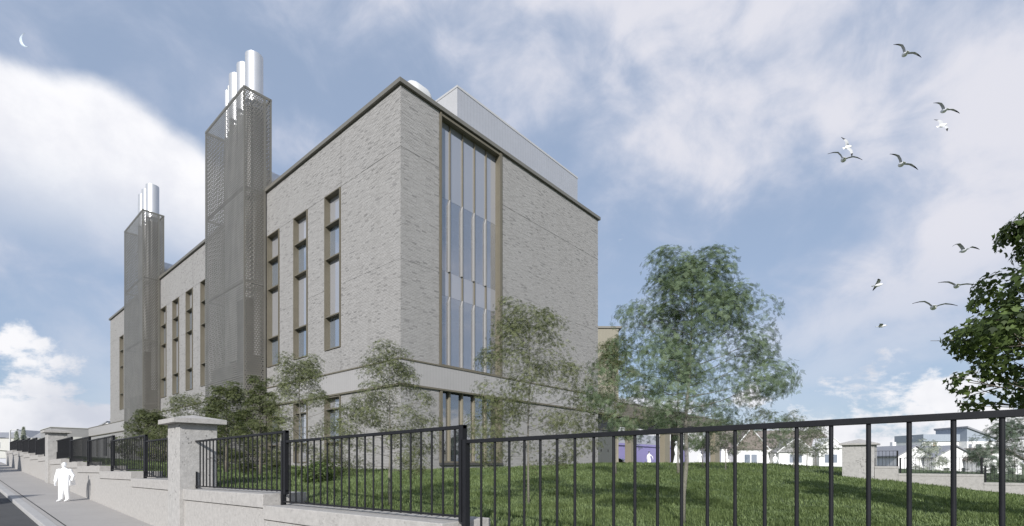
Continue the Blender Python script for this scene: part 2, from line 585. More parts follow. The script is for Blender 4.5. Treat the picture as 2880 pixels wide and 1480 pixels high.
def fix_normals(me):
    b = bmesh.new()
    b.from_mesh(me)
    bmesh.ops.recalc_face_normals(b, faces=b.faces)
    b.to_mesh(me)
    b.free()


def build(mb, name, mat, parent=None, smooth=False, org=None, bevel=0.0, auto=None, kind=None):
    """One mesh object. World coordinates, unless its thing is rotated (then local)."""
    if org is None:
        org = ORG[parent.name] if parent is not None else Vector((0, 0, 0))
    me = mesh_of(mb, name, mat, org, smooth)
    fix_normals(me)
    o = link(bpy.data.objects.new(name, me))
    if parent is not None:
        o.parent = parent
        ORG[o.name] = ORG[parent.name]
    else:
        o.location = org
        ORG[o.name] = Vector(org)
    if bevel:
        bv = o.modifiers.new('bevel', 'BEVEL')
        bv.width = bevel
        bv.segments = 2
        bv.limit_method = 'ANGLE'
    if auto:
        me.polygons.foreach_set('use_smooth', [True] * len(me.polygons))
        me.set_sharp_from_angle(angle=R(auto))
    if kind:
        o['kind'] = kind
    return o


def inst(me, name, loc, parent, rot=None):
    """A copy that shares mesh data; loc in world coordinates of an unrotated thing."""
    o = link(bpy.data.objects.new(name, me))
    o.parent = parent
    org = ORG[parent.name]
    o.location = (loc[0] - org[0], loc[1] - org[1], loc[2] - org[2])
    if rot:
        o.rotation_euler = rot
    return o


# ------------------------------------------------------------------ ground shape
CP = np.array([(-11.2,-40,-1.55),(-11.2,-30,-1.35),(-11.2,-23,-1.2),(-11.2,-18,-1.1),(-11.2,-16,-.95),(-11.2,-12.5,-.92),(-11.2,-10,-.76),(-11.2,-6,-.72),(-11.2,-2,-.58),(-11.2,2,-.42),(-11.2,6,-.25),(-11.2,11,-.07),(-11.2,16,.1),(-11.2,20,.2),(-11.2,30,.55),(-11.2,45,1.0),(-11.2,60,1.4),(-11.2,95,2.2),
(0,0,-.44),(0,16,-.25),(-2,20,-.2),(-5,30,.15),(0,40,.15),(-5,50,.6),(0,68,.6),(0,95,1.2),(8,0,-.32),(14,0,-.2),(20,0,-.12),(27,0,-.3),(34,0,-.42),(50,0,-.25),(40,10,-.3),(65,10,-.3),(65,-20,-.9),(65,60,.2),(30,60,.2),
(-6,-8,-.62),(0,-8,-.48),(10,-5,-.32),(8,-12,-.5),(8,-20,-.9),(0,-21,-1.02),(-6,-20,-1.04),(-5,-14,-.78),(2,-16,-.72),
(31,-9,-.14),(25,-14,-.32),(37,-14,-.4),(19.2,-17,-.9),(19.2,-19,-1.0),(19.2,-22,-1.32),(19.2,-25,-1.73),(19.2,-32,-2.3),(35,-32,-2.6),(5,-34,-1.9),(13,-10,-.36),(17,-14,-.4)], float)


def _k(r_):
    return np.where(r_ > 1e-9, r_ * r_ * np.log(np.maximum(r_, 1e-9)), 0)


_nn = len(CP)
_A = np.zeros((_nn + 3, _nn + 3))
_A[:_nn, :_nn] = _k(np.hypot(CP[:, None, 0] - CP[None, :, 0], CP[:, None, 1] - CP[None, :, 1])) + np.eye(_nn) * 0.5
_A[:_nn, _nn] = 1
_A[:_nn, _nn + 1:] = CP[:, :2]
_A[_nn, :_nn] = 1
_A[_nn + 1:, :_nn] = CP[:, :2].T
_W = np.linalg.solve(_A, np.r_[CP[:, 2], 0, 0, 0])


def G(x, y):
    x = np.asarray(x, float)
    y = np.asarray(y, float)
    d_ = np.hypot(x[..., None] - CP[:, 0], y[..., None] - CP[:, 1])
    return _k(d_) @ _W[:_nn] + _W[_nn] + _W[_nn + 1] * x + _W[_nn + 2] * y


def g(x, y):
    return float(G(x, y))


def sheet(name, mat, xs, ys, zf, kind='structure', parent=None):
    X, Y = np.meshgrid(xs, ys)
    Z = zf(X, Y)
    nx, ny = len(xs), len(ys)
    mb = MB()
    mb.v = list(map(tuple, np.stack([X, Y, Z], -1).reshape(-1, 3)))
    mb.f = [(j * nx + i, j * nx + i + 1, (j + 1) * nx + i + 1, (j + 1) * nx + i) for j in range(ny - 1) for i in range(nx - 1)]
    o = build(mb, name, mat, parent, smooth=True)
    if kind:
        o['kind'] = kind
    return o


STREET = lambda x, y: -1.875 + 0.0355 * np.minimum(np.asarray(y, float), 62) + 0.010 * np.maximum(np.asarray(y, float) - 62, 0) + 0 * np.asarray(x, float)

sheet('terrain', 'terrain', np.array([-1500, -300, -60, -14.5, 0, 60, 300, 1500]), np.array([-1500, -300, -60, -20, 40, 100, 300, 1500]), lambda x, y: -4.2 + 0 * x)
sheet('lawn', 'soil_grass', np.concatenate([np.arange(-11.0, 24, 0.6), np.arange(24, 84, 2.0)]), np.concatenate([np.arange(-44, 4, 0.6), np.arange(4, 98, 2.0)]), G)
ys_ = np.arange(-46, 150, 4.0)
sheet('pavement', 'paving', np.array([-13.72, -11.75]), ys_, STREET)
sheet('road', 'asphalt', np.array([-23.4, -18, -14.2]), ys_, lambda x, y: STREET(x, y) - 0.13)
sheet('far_pavement', 'paving', np.array([-26.5, -23.4]), ys_, STREET)
# kerb stones, each 2 m long
mb = MB()
for y0 in np.arange(-46, 146, 2.0):
    z0, z1 = float(STREET(0, y0 + 0.006)), float(STREET(0, y0 + 1.994))
    a, b = y0 + 0.006, y0 + 1.994
    mb.hexa([(-14.2, a, z0 - .3), (-13.90, a, z0 - .3), (-13.90, b, z1 - .3), (-14.2, b, z1 - .3)],
            [(-14.18, a, z0 + .002), (-13.90, a, z0 + .006), (-13.90, b, z1 + .006), (-14.18, b, z1 + .002)])
o = build(mb, 'kerb', 'kerb_stone', bevel=0.015)
o['kind'] = 'structure'
# strip of paving between the kerb and a narrow slot drain
sheet('pavement_edge', 'paving', np.array([-13.90, -13.76]), ys_, lambda x, y: STREET(x, y) - 0.001)
sheet('slot_drain', 'slot_dark', np.array([-13.77, -13.71]), ys_, lambda x, y: STREET(x, y) - 0.012)
sheet('forecourt', 'forecourt', np.arange(23.6, 84, 4.0), np.arange(0.6, 14, 2.0), lambda x, y: G(x, y) + 0.05)

# ------------------------------------------------------------------ the brick building
LEN, WID, TOP, BASE = 68.0, 20.0, 20.26, -1.2
WZ = [(16.95, 15.07), (15.07, 12.94), (12.94, 9.26), (9.26, 7.12)]
WIN = [(6.06, 7.94), (10.24, 12.17), (14.44, 16.38), (28.90, 30.80), (33.05, 35.02), (37.25, 39.28), (41.52, 43.55), (60.3, 62.3)]
EXTRA = [(20.0, 22.0), (24.8, 26.6), (47.5, 49.4), (53.0, 54.9)]      # behind the flue towers
GLZ = (2.72, 8.02)

lab = thing('laboratory_building', (0, 0, -0.44), 'tall pale brick block with bronze strip windows, glazed corner screen and light grey band', 'building')
ORG[lab.name] = Vector((0, 0, 0))
lab.location = (0, 0, 0)

open_L = [(a, b, 7.12, 16.95) for a, b in WIN] + [(a, b, 0.0, 4.15) for a, b in WIN[:7]]
open_R = [(GLZ[0], GLZ[1], 0.0, 20.2)]


def wall_cells(a0, a1, z0, z1, opens):
    """Rectangles that fill a wall round its openings."""
    cuts = sorted({a0, a1} | {q for o_ in opens for q in o_[:2] if a0 < q < a1})
    cells = []
    for p, q in zip(cuts[:-1], cuts[1:]):
        m_ = (p + q) / 2
        zs = sorted([(o_[2], o_[3]) for o_ in opens if o_[0] < m_ < o_[1]])
        z = z0
        for lo, hi in zs:
            if lo > z:
                cells.append((p, q, z, lo))
            z = max(z, hi)
        if z < z1:
            cells.append((p, q, z, z1))
    return cells


mb = MB()
for p, q, lo, hi in wall_cells(0.42, LEN, BASE, TOP, open_L):
    mb.box(0.02, 0.42, p, q, lo, hi)
wall_street = build(mb, 'wall', 'mortar', lab)
mb = MB()
for p, q, lo, hi in wall_cells(0.02, WID, BASE, TOP, open_R):
    mb.box(p, q, 0.02, 0.42, lo, hi)
wall_garden = build(mb, 'wall', 'mortar', lab)
mb = MB()
mb.box(WID - 0.4, WID, 0.42, LEN, BASE, TOP)
mb.box(0.42, WID - 0.4, LEN - 0.4, LEN, BASE, TOP)
build(mb, 'rear_wall', 'mortar', lab)
mb = MB()
mb.box(0.42, WID - 0.4, 0.42, LEN - 0.4, 19.2, 19.5)
build(mb, 'roof', 'roof_membrane', lab)

# bricks: long thin units in a random bond; the 300 nearest to the corner are objects of their own, the rest one mesh per wall
BH, BL = 0.086, 0.30
near_bricks = []


def lay(side, a0, a1, z0, z1, opens, skip_band=(4.2, 5.6)):
    far = MB()
    nrow = int((z1 - z0) / BH)
    for r_ in range(nrow):
        z = z0 + r_ * BH
        zc = z + BH / 2
        if skip_band[0] - 0.06 < zc < skip_band[1] + 0.06:
            continue
        spans = [(a0, a1)]
        for o_ in opens:
            if o_[2] - 0.05 < zc < o_[3] + 0.05:
                nw = []
                for s0, s1 in spans:
                    if o_[1] + .05 <= s0 or o_[0] - .05 >= s1:
                        nw.append((s0, s1))
                    else:
                        if o_[0] - .05 > s0: nw.append((s0, o_[0] - .05))
                        if o_[1] + .05 < s1: nw.append((o_[1] + .05, s1))
                spans = nw
        off = rnd.uniform(0, BL)
        for s0, s1 in spans:
            p = s0
            q = s0 + off if s0 + off < s1 else s1
            while p < s1 - 0.02:
                q = min(q, s1)
                t_ = rnd.random()
                pr = rnd.uniform(0.004, 0.016)
                if q - p > 0.05:
                    pa, pb = p + 0.005, q - 0.005
                    near = (pb < 1.7 and 5.7 < zc < 9.0) and len(near_bricks) < 300 and abs(q - p - BL) < 1e-6
                    if near:
                        near_bricks.append((side, (pa + pb) / 2, zc, t_, pr))
                    else:
                        za, zb = z + 0.004, z + BH - 0.004
                        if side == 'L':
                            x = -pr
                            vs = [(0.03, pa, za), (0.03, pb, za), (0.03, pb, zb), (0.03, pa, zb), (x, pa, za), (x, pb, za), (x, pb, zb), (x, pa, zb)]
                        else:
                            x = -pr
                            vs = [(pa, 0.03, za), (pb, 0.03, za), (pb, 0.03, zb), (pa, 0.03, zb), (pa, x, za), (pb, x, za), (pb, x, zb), (pa, x, zb)]
                        far.add(vs, [(4, 5, 6, 7), (0, 1, 5, 4), (1, 2, 6, 5), (2, 3, 7, 6), (3, 0, 4, 7)], t_)
                p = q
                q = p + BL
    return far


mbL = lay('L', -0.012, LEN, -0.9, TOP - 0.02, open_L)
mbR = lay('R', 0.0, WID, -0.9, TOP - 0.02, open_R)
for side, mb_, wl in (('L', mbL, wall_street), ('R', mbR, wall_garden)):
    o = build(mb_, 'brickwork', BRICK, wl)
    o['kind'] = 'stuff'
proto = []
for q in range(10):                                  # ten tones of one brick mesh for each wall
    for side in ('L', 'R'):
        m_ = MB()
        tn = [0.05, 0.2, 0.3, 0.4, 0.5, 0.6, 0.7, 0.8, 0.9, 0.97][q]
        if side == 'L':
            m_.box(-0.011, 0.03, -BL / 2 + .005, BL / 2 - .005, -BH / 2 + .004, BH / 2 - .004, tn)
        else:
            m_.box(-BL / 2 + .005, BL / 2 - .005, -0.011, 0.03, -BH / 2 + .004, BH / 2 - .004, tn)
        proto.append(mesh_of(m_, 'brick', BRICK, (0, 0, 0)))
for side, a, zc, t_, pr in near_bricks:
    me = proto[(9 if t_ > .955 else min(8, int(t_ * 9.4))) * 2 + (0 if side == 'L' else 1)]
    j = rnd.uniform(-0.004, 0.004)
    inst(me, 'brick', (j, a, zc) if side == 'L' else (a, j, zc), wall_street if side == 'L' else wall_garden)

# movement joints
def joint(x0, x1, y0, y1, z0, z1, wl):
    m_ = MB(); m_.box(x0, x1, y0, y1, z0, z1); build(m_, 'movement_joint', 'joint', wl)


for z in (16.965, 10.97):
    cut = [0.0] + [v_ for a, b in sorted(WIN) for v_ in (a - .06, b + .06)] + [LEN] if z < 16.9 else [0.0, LEN]
    for i in range(0, len(cut), 2):
        joint(-0.019, 0.0, cut[i], cut[i + 1], z - .009, z + .009, wall_street)
    joint(0.0, GLZ[0] - .08, -0.019, 0.0, z - .009, z + .009, wall_garden)
    joint(GLZ[1] + .08, WID, -0.019, 0.0, z - .009, z + .009, wall_garden)
for y in (6.0, 33.0):
    joint(-0.0195, 0.0, y - .011, y + .011, 16.99, 20.2, wall_street)
    joint(-0.0195, 0.0, y - .011, y + .011, 5.66, 7.0, wall_street)

# parapet coping
mb = MB()
mb.box(-0.17, 0.55, -0.17, LEN + .17, 20.27, 20.52)
build(mb, 'coping', 'coping_metal', lab, bevel=0.012)
mb = MB()
mb.box(0.553, WID + .17, -0.17, 0.55, 20.27, 20.52)
build(mb, 'coping', 'coping_metal', lab, bevel=0.012)
mb = MB()
mb.box(WID - .5, WID + .17, 0.553, LEN + .17, 20.27, 20.515)
mb.box(0.553, WID - .503, LEN - .5, LEN + .17, 20.27, 20.515)
build(mb, 'coping', 'coping_metal', lab)

# grey band over the ground floor, with bronze drips
mb = MB(); mb.box(-0.05, 0.02, -0.05, 83.2, 4.27, 5.55); build(mb, 'band_panel', 'band_panel', lab)
mb = MB(); mb.box(0.0205, 23.4, -0.05, 0.02, 4.27, 5.55); build(mb, 'band_panel', 'band_panel_side', lab)
for z0, z1, pr in ((4.17, 4.27, 0.12), (5.55, 5.63, 0.10)):
    mb = MB(); mb.box(-pr, 0.02, -pr, 83.2, z0, z1); build(mb, 'drip_trim', 'bronze', lab)
    mb = MB(); mb.box(0.0205, 23.4, -pr, 0.02, z0, z1); build(mb, 'drip_trim', 'bronze', lab)

# strip windows on the street side
def strip_window(y0, y1, zs, lobby=False):
    f = MB()
    pr, dp = 0.07, 0.34
    zt, zb = zs[0][0], zs[-1][1]
    fw = 0.07
    f.box(-pr, dp, y0, y0 + fw, zb, zt)
    f.box(-pr, dp, y1 - fw, y1, zb, zt)
    f.box(-pr, dp, y0 + fw, y1 - fw, zt - fw, zt)
    f.box(-pr, dp, y0 + fw, y1 - fw, zb, zb + fw)
    wo = build(f, 'window', 'bronze', lab)
    for i, (a, b) in enumerate(zs):
        if i:
            t_ = MB(); t_.box(-0.02, dp - .01, y0 + fw, y1 - fw, a - .04, a + .04); build(t_, 'transom', 'bronze', wo)
        pn = MB()
        lo, hi = b + (.07 if i == len(zs) - 1 else .04), a - (.07 if i == 0 else .04)
        pn.box(0.30, 0.315, y0 + fw, y1 - fw, lo, hi)
        spandrel = (i in (0, 2)) if not lobby else i in (0, 2)
        build(pn, 'pane', GLASS_WSP if spandrel else GLASS_WIN, wo)
    # mullion edge of the inner frame
    ml = MB(); ml.box(0.27, 0.30, y0 + fw, y0 + fw + 0.12, zb + fw, zt - fw); ml.box(0.27, 0.30, y1 - fw - .05, y1 - fw, zb + fw, zt - fw)
    build(ml, 'inner_frame', 'coping_metal', wo)
    return wo


for a, b in WIN:
    strip_window(a, b, WZ)
for a, b in WIN[:7]:
    strip_window(a, b, [(4.15, 3.39), (3.39, 1.29), (1.29, 0.0)], True)

# glazed screen on the garden side
mb = MB()
mb.box(GLZ[0], GLZ[0] + .11, -0.09, 0.45, 5.63, 20.2)
mb.box(GLZ[1] - .22, GLZ[1], -0.09, 0.60, 5.63, 20.2)
mb.box(GLZ[0] + .11, GLZ[1] - .22, -0.06, 0.45, 20.05, 20.2)
mb.box(GLZ[0] + .11, GLZ[1] - .22, -0.06, 0.45, 5.63, 5.70)
scr = build(mb, 'glazed_screen', 'bronze', lab)
mb = MB()
mb.box(GLZ[0], GLZ[0] + .17, -0.09, 0.45, 0.0, 4.17)
mb.box(GLZ[1] - .22, GLZ[1], -0.09, 0.60, 0.0, 4.17)
mb.box(GLZ[0] + .17, GLZ[1] - .22, -0.06, 0.45, 0.0, 0.08)
scr2 = build(mb, 'glazed_screen', 'bronze', lab)
mb = MB(); mb.box(GLZ[0] - .05, GLZ[1] + .05, -0.14, 0.40, -0.14, -0.003); build(mb, 'sill', 'dark_louvre', scr2)
MX = [2.83, 3.77, 4.80, 5.82, 6.86, 7.80]
for s_, z0, z1 in ((scr, 5.70, 20.05), (scr2, 0.08, 4.165)):
    for x in MX[1:-1]:
        m_ = MB(); m_.box(x - .02, x + .02, 0.24, 0.42, z0, z1); build(m_, 'mullion', 'bronze', s_)
        if s_ is scr:
            for a, b in ((5.70, 9.87), (11.33, 15.62)):
                m_ = MB(); m_.prism([(x - .125, a), (x - .021, a), (x - .021, b), (x - .125, b - .35)], .22, .335, 'y'); build(m_, 'mullion_fin', 'fin_pale', s_)
        else:
            m_ = MB(); m_.box(x - .15, x - .021, 0.20, 0.335, z0, z1); build(m_, 'mullion_fin', 'column_tan', s_)
levels = [(15.62, 20.05, True), (11.33, 15.62, False), (9.87, 11.33, True), (5.70, 9.87, False)]
for i in range(5):
    x0 = MX[i] + (0.02 if i else 0.0); x1 = MX[i + 1] - (0.02 if i < 4 else 0.0)
    for a, b, sp in levels:
        pn = MB(); pn.box(x0, x1, 0.34, 0.36, a + .004, b - .004)
        build(pn, 'pane', GLASS_SPAN if sp else GLASS_CLEAR, scr)
    pn = MB(); pn.box(x0, x1, 0.34, 0.36, 0.08, 4.165); build(pn, 'pane', GLASS_LOBBY, scr2)
# rooms behind the glazing
rooms = []
for nm, z0, z1 in (('atrium', 11.0, 15.7), ('atrium', 5.4, 10.2), ('lobby', -0.05, 4.2)):
    m_ = MB(); m_.box(0.45, 9.5, 5.4, 5.5, z0, z1); m_.box(9.4, 9.5, 0.62, 5.4, z0, z1); m_.box(0.45, 0.55, 0.62, 5.4, z0, z1)
    rm = build(m_, 'room_wall', 'interior_blue', lab)
    m_ = MB(); m_.box(0.45, 9.5, 0.44, 5.4, z0 - .25, z0); build(m_, 'floor_slab', 'interior_floor', rm)
    m_ = MB(); m_.box(0.45, 9.5, 0.44, 5.5, z1 + .002, z1 + .2); build(m_, 'ceiling', 'interior_white', rm)
    for i in range(3):
        m_ = MB(); m_.box(1.2, 8.8, 1.2 + i * 1.4, 1.5 + i * 1.4, z1 - .55, z1 - .42); build(m_, 'light_raft', 'interior_white', rm)
    m_ = MB(); m_.box(2.3, 2.75, 1.3, 1.75, z0 + .002, z1 - .6); build(m_, 'pillar', 'interior_white', rm)
    m_ = MB()
    for k_ in range(4):
        m_.box(4.2 + k_ * 1.1, 4.9 + k_ * 1.1, 4.6, 5.38, z0 + .002, z0 + .9 + .35 * (k_ % 2))
    build(m_, 'cabinet', 'interior_white', rm)
# blinds and dark rooms behind the street windows
mb = MB()
for a, b in WIN:
    mb.box(1.4, 1.5, a - 1.0, b + 1.0, 0, 17.2)
build(mb, 'room_partition', 'interior_blue', lab)

# rooftop plant room
mb = MB(); mb.box(6.84, 21.40, 2.96, 30, 19.6, 25.40)
pr_ = build(mb, 'plant_room', 'plant_cladding', lab)
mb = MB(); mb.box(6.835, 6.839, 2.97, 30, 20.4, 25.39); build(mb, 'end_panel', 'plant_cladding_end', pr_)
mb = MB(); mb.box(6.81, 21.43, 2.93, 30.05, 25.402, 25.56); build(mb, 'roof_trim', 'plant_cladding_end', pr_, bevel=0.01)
# rooftop tank with a rounded end
mb = MB()
ring = lambda x, rr_: [(x, 3.2 + rr_ * math.cos(2 * PI * k_ / 28), 22.52 + rr_ * math.sin(2 * PI * k_ / 28)) for k_ in range(28)]
mb.loft([ring(2.62, 0.55), ring(2.66, 0.85), ring(2.80, 1.06), ring(3.0, 1.12), ring(3.75, 1.12), ring(3.95, 1.06), ring(4.08, 0.85), ring(4.12, 0.55)])
build(mb, 'roof_tank', 'tank_white', lab, auto=45)
mb = MB()
for x in (2.95, 3.8):
    mb.box(x - .1, x + .1, 2.4, 4.0, 19.5, 21.6)
build(mb, 'tank_cradle', 'duct_grey', lab)

# lower wing set back behind the far end
wing = thing('rear_wing', (25.0, 3.2, -0.4), 'tan clad lower wing seen past the end of the brick block', 'building', rotz=R(-48.9))
mb = MB(); mb.box(-2.6, 2.10, 0, 12, -0.5, 13.2); build(mb, 'wall', 'wing_tan', wing)
mb = MB(); mb.box(-2.6, 2.42, -0.12, 12, 13.2, 13.38); build(mb, 'coping', 'coping_metal', wing)

# door recess under the band at the end of the garden side
rec = thing('service_doors', (21.8, 0.5, -0.3), 'grey service doors with black panel above, at far end of brick block', 'door')
mb = MB(); mb.box(20.02, 23.49, 0.30, 0.6, 2.75, 4.17); build(mb, 'overpanel', 'panel_dark', rec)
for i in range(3):
    a = 20.02 + i * 1.157
    mb = MB(); mb.box(a + .012, a + 1.145, 0.32, 0.55, -0.12, 2.74); dr_ = build(mb, 'door_leaf', 'panel_grey', rec)
    mb = MB(); mb.box(a + .98, a + 1.03, 0.28, 0.319, 0.95, 1.15); build(mb, 'handle', 'railing_black', dr_)
mb = MB(); mb.box(20.0, 23.5, 0.2, 0.6, -0.45, -0.13); build(mb, 'threshold', 'dark_louvre', rec)

# ------------------------------------------------------------------ canopy on tan columns
can = thing('entrance_canopy', (37, 1, -0.3), 'long flat tan canopy on square columns running off the brick block', 'canopy')
mb = MB(); mb.box(23.41, 50.0, -0.08, 0.25, 4.15, 5.42); build(mb, 'fascia', 'canopy_tan', can)
mb = MB(); mb.box(23.42, 50.0, 0.255, 7.6, 4.3, 5.38); build(mb, 'roof_deck', 'canopy_tan', can)
for x, y, w_ in ((26.36, 0.35, 1.05), (33.85, 0.35, 1.25), (48.8, 0.35, 1.7), (48.9, 5.6, 1.7)):
    mb = MB(); mb.box(x - w_ / 2, x + w_ / 2, y - .3, y + .3, g(x, y) - .15, 4.29 if y > 1 else 4.145); build(mb, 'column', 'column_tan', can, bevel=0.01)

# ------------------------------------------------------------------ flue towers
def flue_tower(y0, y1, label):
    t = thing('flue_tower', (-0.7, (y0 + y1) / 2, -0.3), label, 'tower', 'flue towers on the street side')
    x0, x1, zt, zb = -1.68, 0.33, 27.38, -0.15
    th = 0.012
    P = .11
    mb = MB(); mb.box(x0, x0 + th, y0 + P, y1 - P, zb + .2, zt - .12); build(mb, 'perforated_screen', PERF_Y, t)
    mb = MB(); mb.box(x0 + P, -0.25, y0, y0 + th, zb + .2, zt - .12); build(mb, 'perforated_screen', PERF_X, t)
    mb = MB(); mb.box(-0.10, x1 - P, y0, y0 + th, 20.6, zt - .12); build(mb, 'perforated_screen', PERF_X, t)
    mb = MB(); mb.box(x0 + P, -0.25, y1 - th, y1, zb + .2, zt - .12); build(mb, 'perforated_screen', PERF_X, t)
    mb = MB(); mb.box(x1 - th, x1, y0 + P, y1 - P, 20.6, zt - .12); build(mb, 'perforated_screen', PERF_Y, t)
    for x, y, z in ((x0, y0, zb), (x0, y1 - P, zb), (-0.25, y0, zb), (-0.25, y1 - P, zb), (x1 - P, y0, 20.55), (x1 - P, y1 - P, 20.55)):
        w_ = .148 if x == -0.25 else P
        mb = MB(); mb.box(x, x + w_, y, y + P, z, zt - .12); build(mb, 'corner_post', 'tower_frame', t)
    for (a, b, c_, d_) in ((x0, x0 + P, y0, y1), (x1 - P, x1, y0, y1), (x0 + P, x1 - P, y0, y0 + P), (x0 + P, x1 - P, y1 - P, y1)):
        mb = MB(); mb.box(a - .01, b + .01, c_ - .01, d_ + .01, zt - .12, zt + .05); build(mb, 'top_rail', 'tower_frame', t)
    for z in (20.0, 13.2, 6.4):
        mb = MB(); mb.box(x0 + .03, x0 + .15, y0 + .13, y1 - .13, z, z + .16); build(mb, 'cross_beam', 'duct_grey', t)
        mb = MB(); mb.box(x0 + .16, -0.28, y0 + .03, y0 + .12, z, z + .16); build(mb, 'cross_beam', 'duct_grey', t)
        mb = MB(); mb.box(x0 + .16, -0.28, y1 - .12, y1 - .03, z, z + .16); build(mb, 'cross_beam', 'duct_grey', t)
    # flues
    for dy, r_, x, lo in ((1.05, .62, -0.52, 8.0), (2.65, .60, -0.55, 8.0), (4.25, .60, -0.53, 8.0), (5.75, .20, -0.54, 6.0), (6.45, .20, -0.48, 6.0)):
        mb = MB()
        rg = lambda z, q: [(x + q * math.cos(2 * PI * k_ / 32), y0 + dy + q * math.sin(2 * PI * k_ / 32), z) for k_ in range(32)]
        mb.loft([rg(lo, r_ - .01), rg(26.9, r_ - .01)])
        fl = build(mb, 'flue', 'flue_shaded', t, auto=40)
        mb = MB()
        mb.loft([rg(26.6, r_), rg(30.72, r_), rg(30.72, r_ * .93), rg(29.8, r_ * .93)])
        build(mb, 'outlet_pipe', 'steel', fl, auto=40)
    # box duct and offsets inside the screen
    mb = MB(); mb.box(-1.25, -0.15, y0 + 3.2, y0 + 7.4, 0.3, 7.6); build(mb, 'box_duct', 'duct_grey', t)
    mb = MB(); mb.box(-1.3, -0.2, y0 + .5, y0 + 2.2, 0.3, 12.2); build(mb, 'box_duct', 'duct_grey', t)
    # elbow duct to the roof
    pts = [(-0.3, y0 + 1.5, 21.95), (0.8, y0 + 1.5, 21.95), (2.0, y0 + 1.5, 21.9), (2.7, y0 + 1.5, 21.6), (3.2, y0 + 1.5, 21.0), (3.3, y0 + 1.5, 19.6)]
    mb = MB(); mb.tube(pts, .78, 20); build(mb, 'elbow_duct', 'steel', t, auto=50)
    # plinth
    mb = MB(); mb.box(x0 + .02, -0.05, y0 + .02, y1 - .02, zb - .9, zb + .02); build(mb, 'plinth', 'dark_louvre', t)
    mb = MB(); mb.box(x0 - .005, -0.26, y0 - .005, y0 + .02, zb + .02, zb + .19); build(mb, 'louvre', 'dark_louvre', t)
    mb = MB(); mb.box(x0 - .005, x0 + .02, y0 + .021, y1, zb + .02, zb + .19); build(mb, 'louvre', 'tower_frame', t)
    return t


flue_tower(16.46, 24.38, 'tall perforated metal flue tower nearest the glazed corner, with silver pipes')
flue_tower(43.6, 51.62, 'farther perforated metal flue tower up the street, smaller in view, silver pipes')

# low wings at the far end of the street side
lw_ = thing('low_extension', (2, 75, 0.3), 'low flat grey extension at far end of the brick block', 'building')
mb = MB(); mb.box(0.03, 14, 68.2, 83.2, -0.5, 5.54); build(mb, 'wall', 'lime_grey', lw_)
mb = MB(); mb.box(-0.03, 0.028, 70.5, 72.0, 1.0, 3.8); build(mb, 'window', GLASS_DARK, lw_)
mb = MB(); mb.box(-0.03, 0.028, 76.0, 77.2, 1.0, 3.8); build(mb, 'window', GLASS_DARK, lw_)
lb_ = thing('low_block', (-2, 90, 0.8), 'plain low light grey block beyond the extension, beside the street', 'building')
mb = MB(); mb.box(-4.4, 6, 85, 97, -0.5, 5.6); build(mb, 'wall', 'lime_grey', lb_)
mb = MB(); mb.box(-1.7, -0.6, 84.97, 85.0, 0.6, 4.2); build(mb, 'door', 'pale_wall', lb_)
mb = MB(); mb.box(-4.5, 6.1, 84.9, 97.1, 5.6, 5.7); build(mb, 'coping', 'pale_wall', lb_)

# ------------------------------------------------------------------ boundary wall to the street
bw = thing('boundary_wall', (-11.4, 10, -1.0), 'stepped pale granite garden wall carrying the black railings along the pavement', 'wall')
#   y_low, y_high, coping top at y_low, coping top at y_high
SEC = [(-44, -17.02, -0.92, -1.03), (-17.02, -11.38, -0.82, -0.89), (-11.38, -6.22, -0.655, -0.73), (-5.22, -0.60, -0.51, -0.55), (-0.60, 4.55, -0.31, -0.36),
       (4.55, 9.59, -0.13, -0.18), (9.59, 14.42, 0.04, 0.0), (14.42, 18.40, 0.22, 0.17), (19.5, 23.73, 0.42, 0.36), (23.73, 28.24, 0.53, 0.49),
       (28.24, 32.13, 0.69, 0.66), (32.13, 36.4, 0.83, 0.80), (36.4, 40.6, 0.98, 0.95), (40.6, 47.2, 1.13, 1.10)]
for a, b, za, zb in SEC:
    mb = MB()
    zg = float(STREET(0, a)) - .4
    mb.hexa([(-11.85, a + .004, zg), (-10.96, a + .004, zg), (-10.96, b - .004, zg), (-11.85, b - .004, zg)],
            [(-11.85, a + .004, za - .31), (-10.96, a + .004, za - .31), (-10.96, b - .004, zb - .31), (-11.85, b - .004, zb - .31)])
    build(mb, 'wall_course', 'granite_front', bw)
    n_ = max(1, round((b - a) / 5.6))
    for i in range(n_):
        ya, yb = a + (b - a) * i / n_ + .003, a + (b - a) * (i + 1) / n_ - .003
        qa, qb = za + (zb - za) * i / n_, za + (zb - za) * (i + 1) / n_
        mb = MB()
        mb.hexa([(-11.885, ya, qa - .29), (-10.93, ya, qa - .29), (-10.93, yb, qb - .29), (-11.885, yb, qb - .29)],
                [(-11.885, ya, qa), (-10.93, ya, qa), (-10.93, yb, qb), (-11.885, yb, qb)])
        build(mb, 'coping_stone', 'granite_front', bw, bevel=0.012)


def pier(x0, x1, y0, y1, zb, z1, zt, label, ov=0.19, cap=0.13):
    t = thing('stone_pier', ((x0 + x1) / 2, (y0 + y1) / 2, zb), label, 'pillar', 'granite gate piers')
    mb = MB(); mb.box(x0, x1, y0, y1, zb, z1); build(mb, 'shaft', 'granite_pier', t, bevel=0.012)
    mb = MB()
    X0, X1, Y0, Y1 = x0 - ov, x1 + ov, y0 - ov, y1 + ov
    mb.box(X0, X1, Y0, Y1, z1, z1 + cap)
    cx_, cy_ = (x0 + x1) / 2, (y0 + y1) / 2
    mb.add([(X0 + .001, Y0 + .001, z1 + cap), (X1 - .001, Y0 + .001, z1 + cap), (X1 - .001, Y1 - .001, z1 + cap), (X0 + .001, Y1 - .001, z1 + cap), (cx_, cy_, zt)], [(0, 1, 4), (1, 2, 4), (2, 3, 4), (3, 0, 4)])
    build(mb, 'cap_stone', 'granite_front', t, bevel=0.008)
    return t


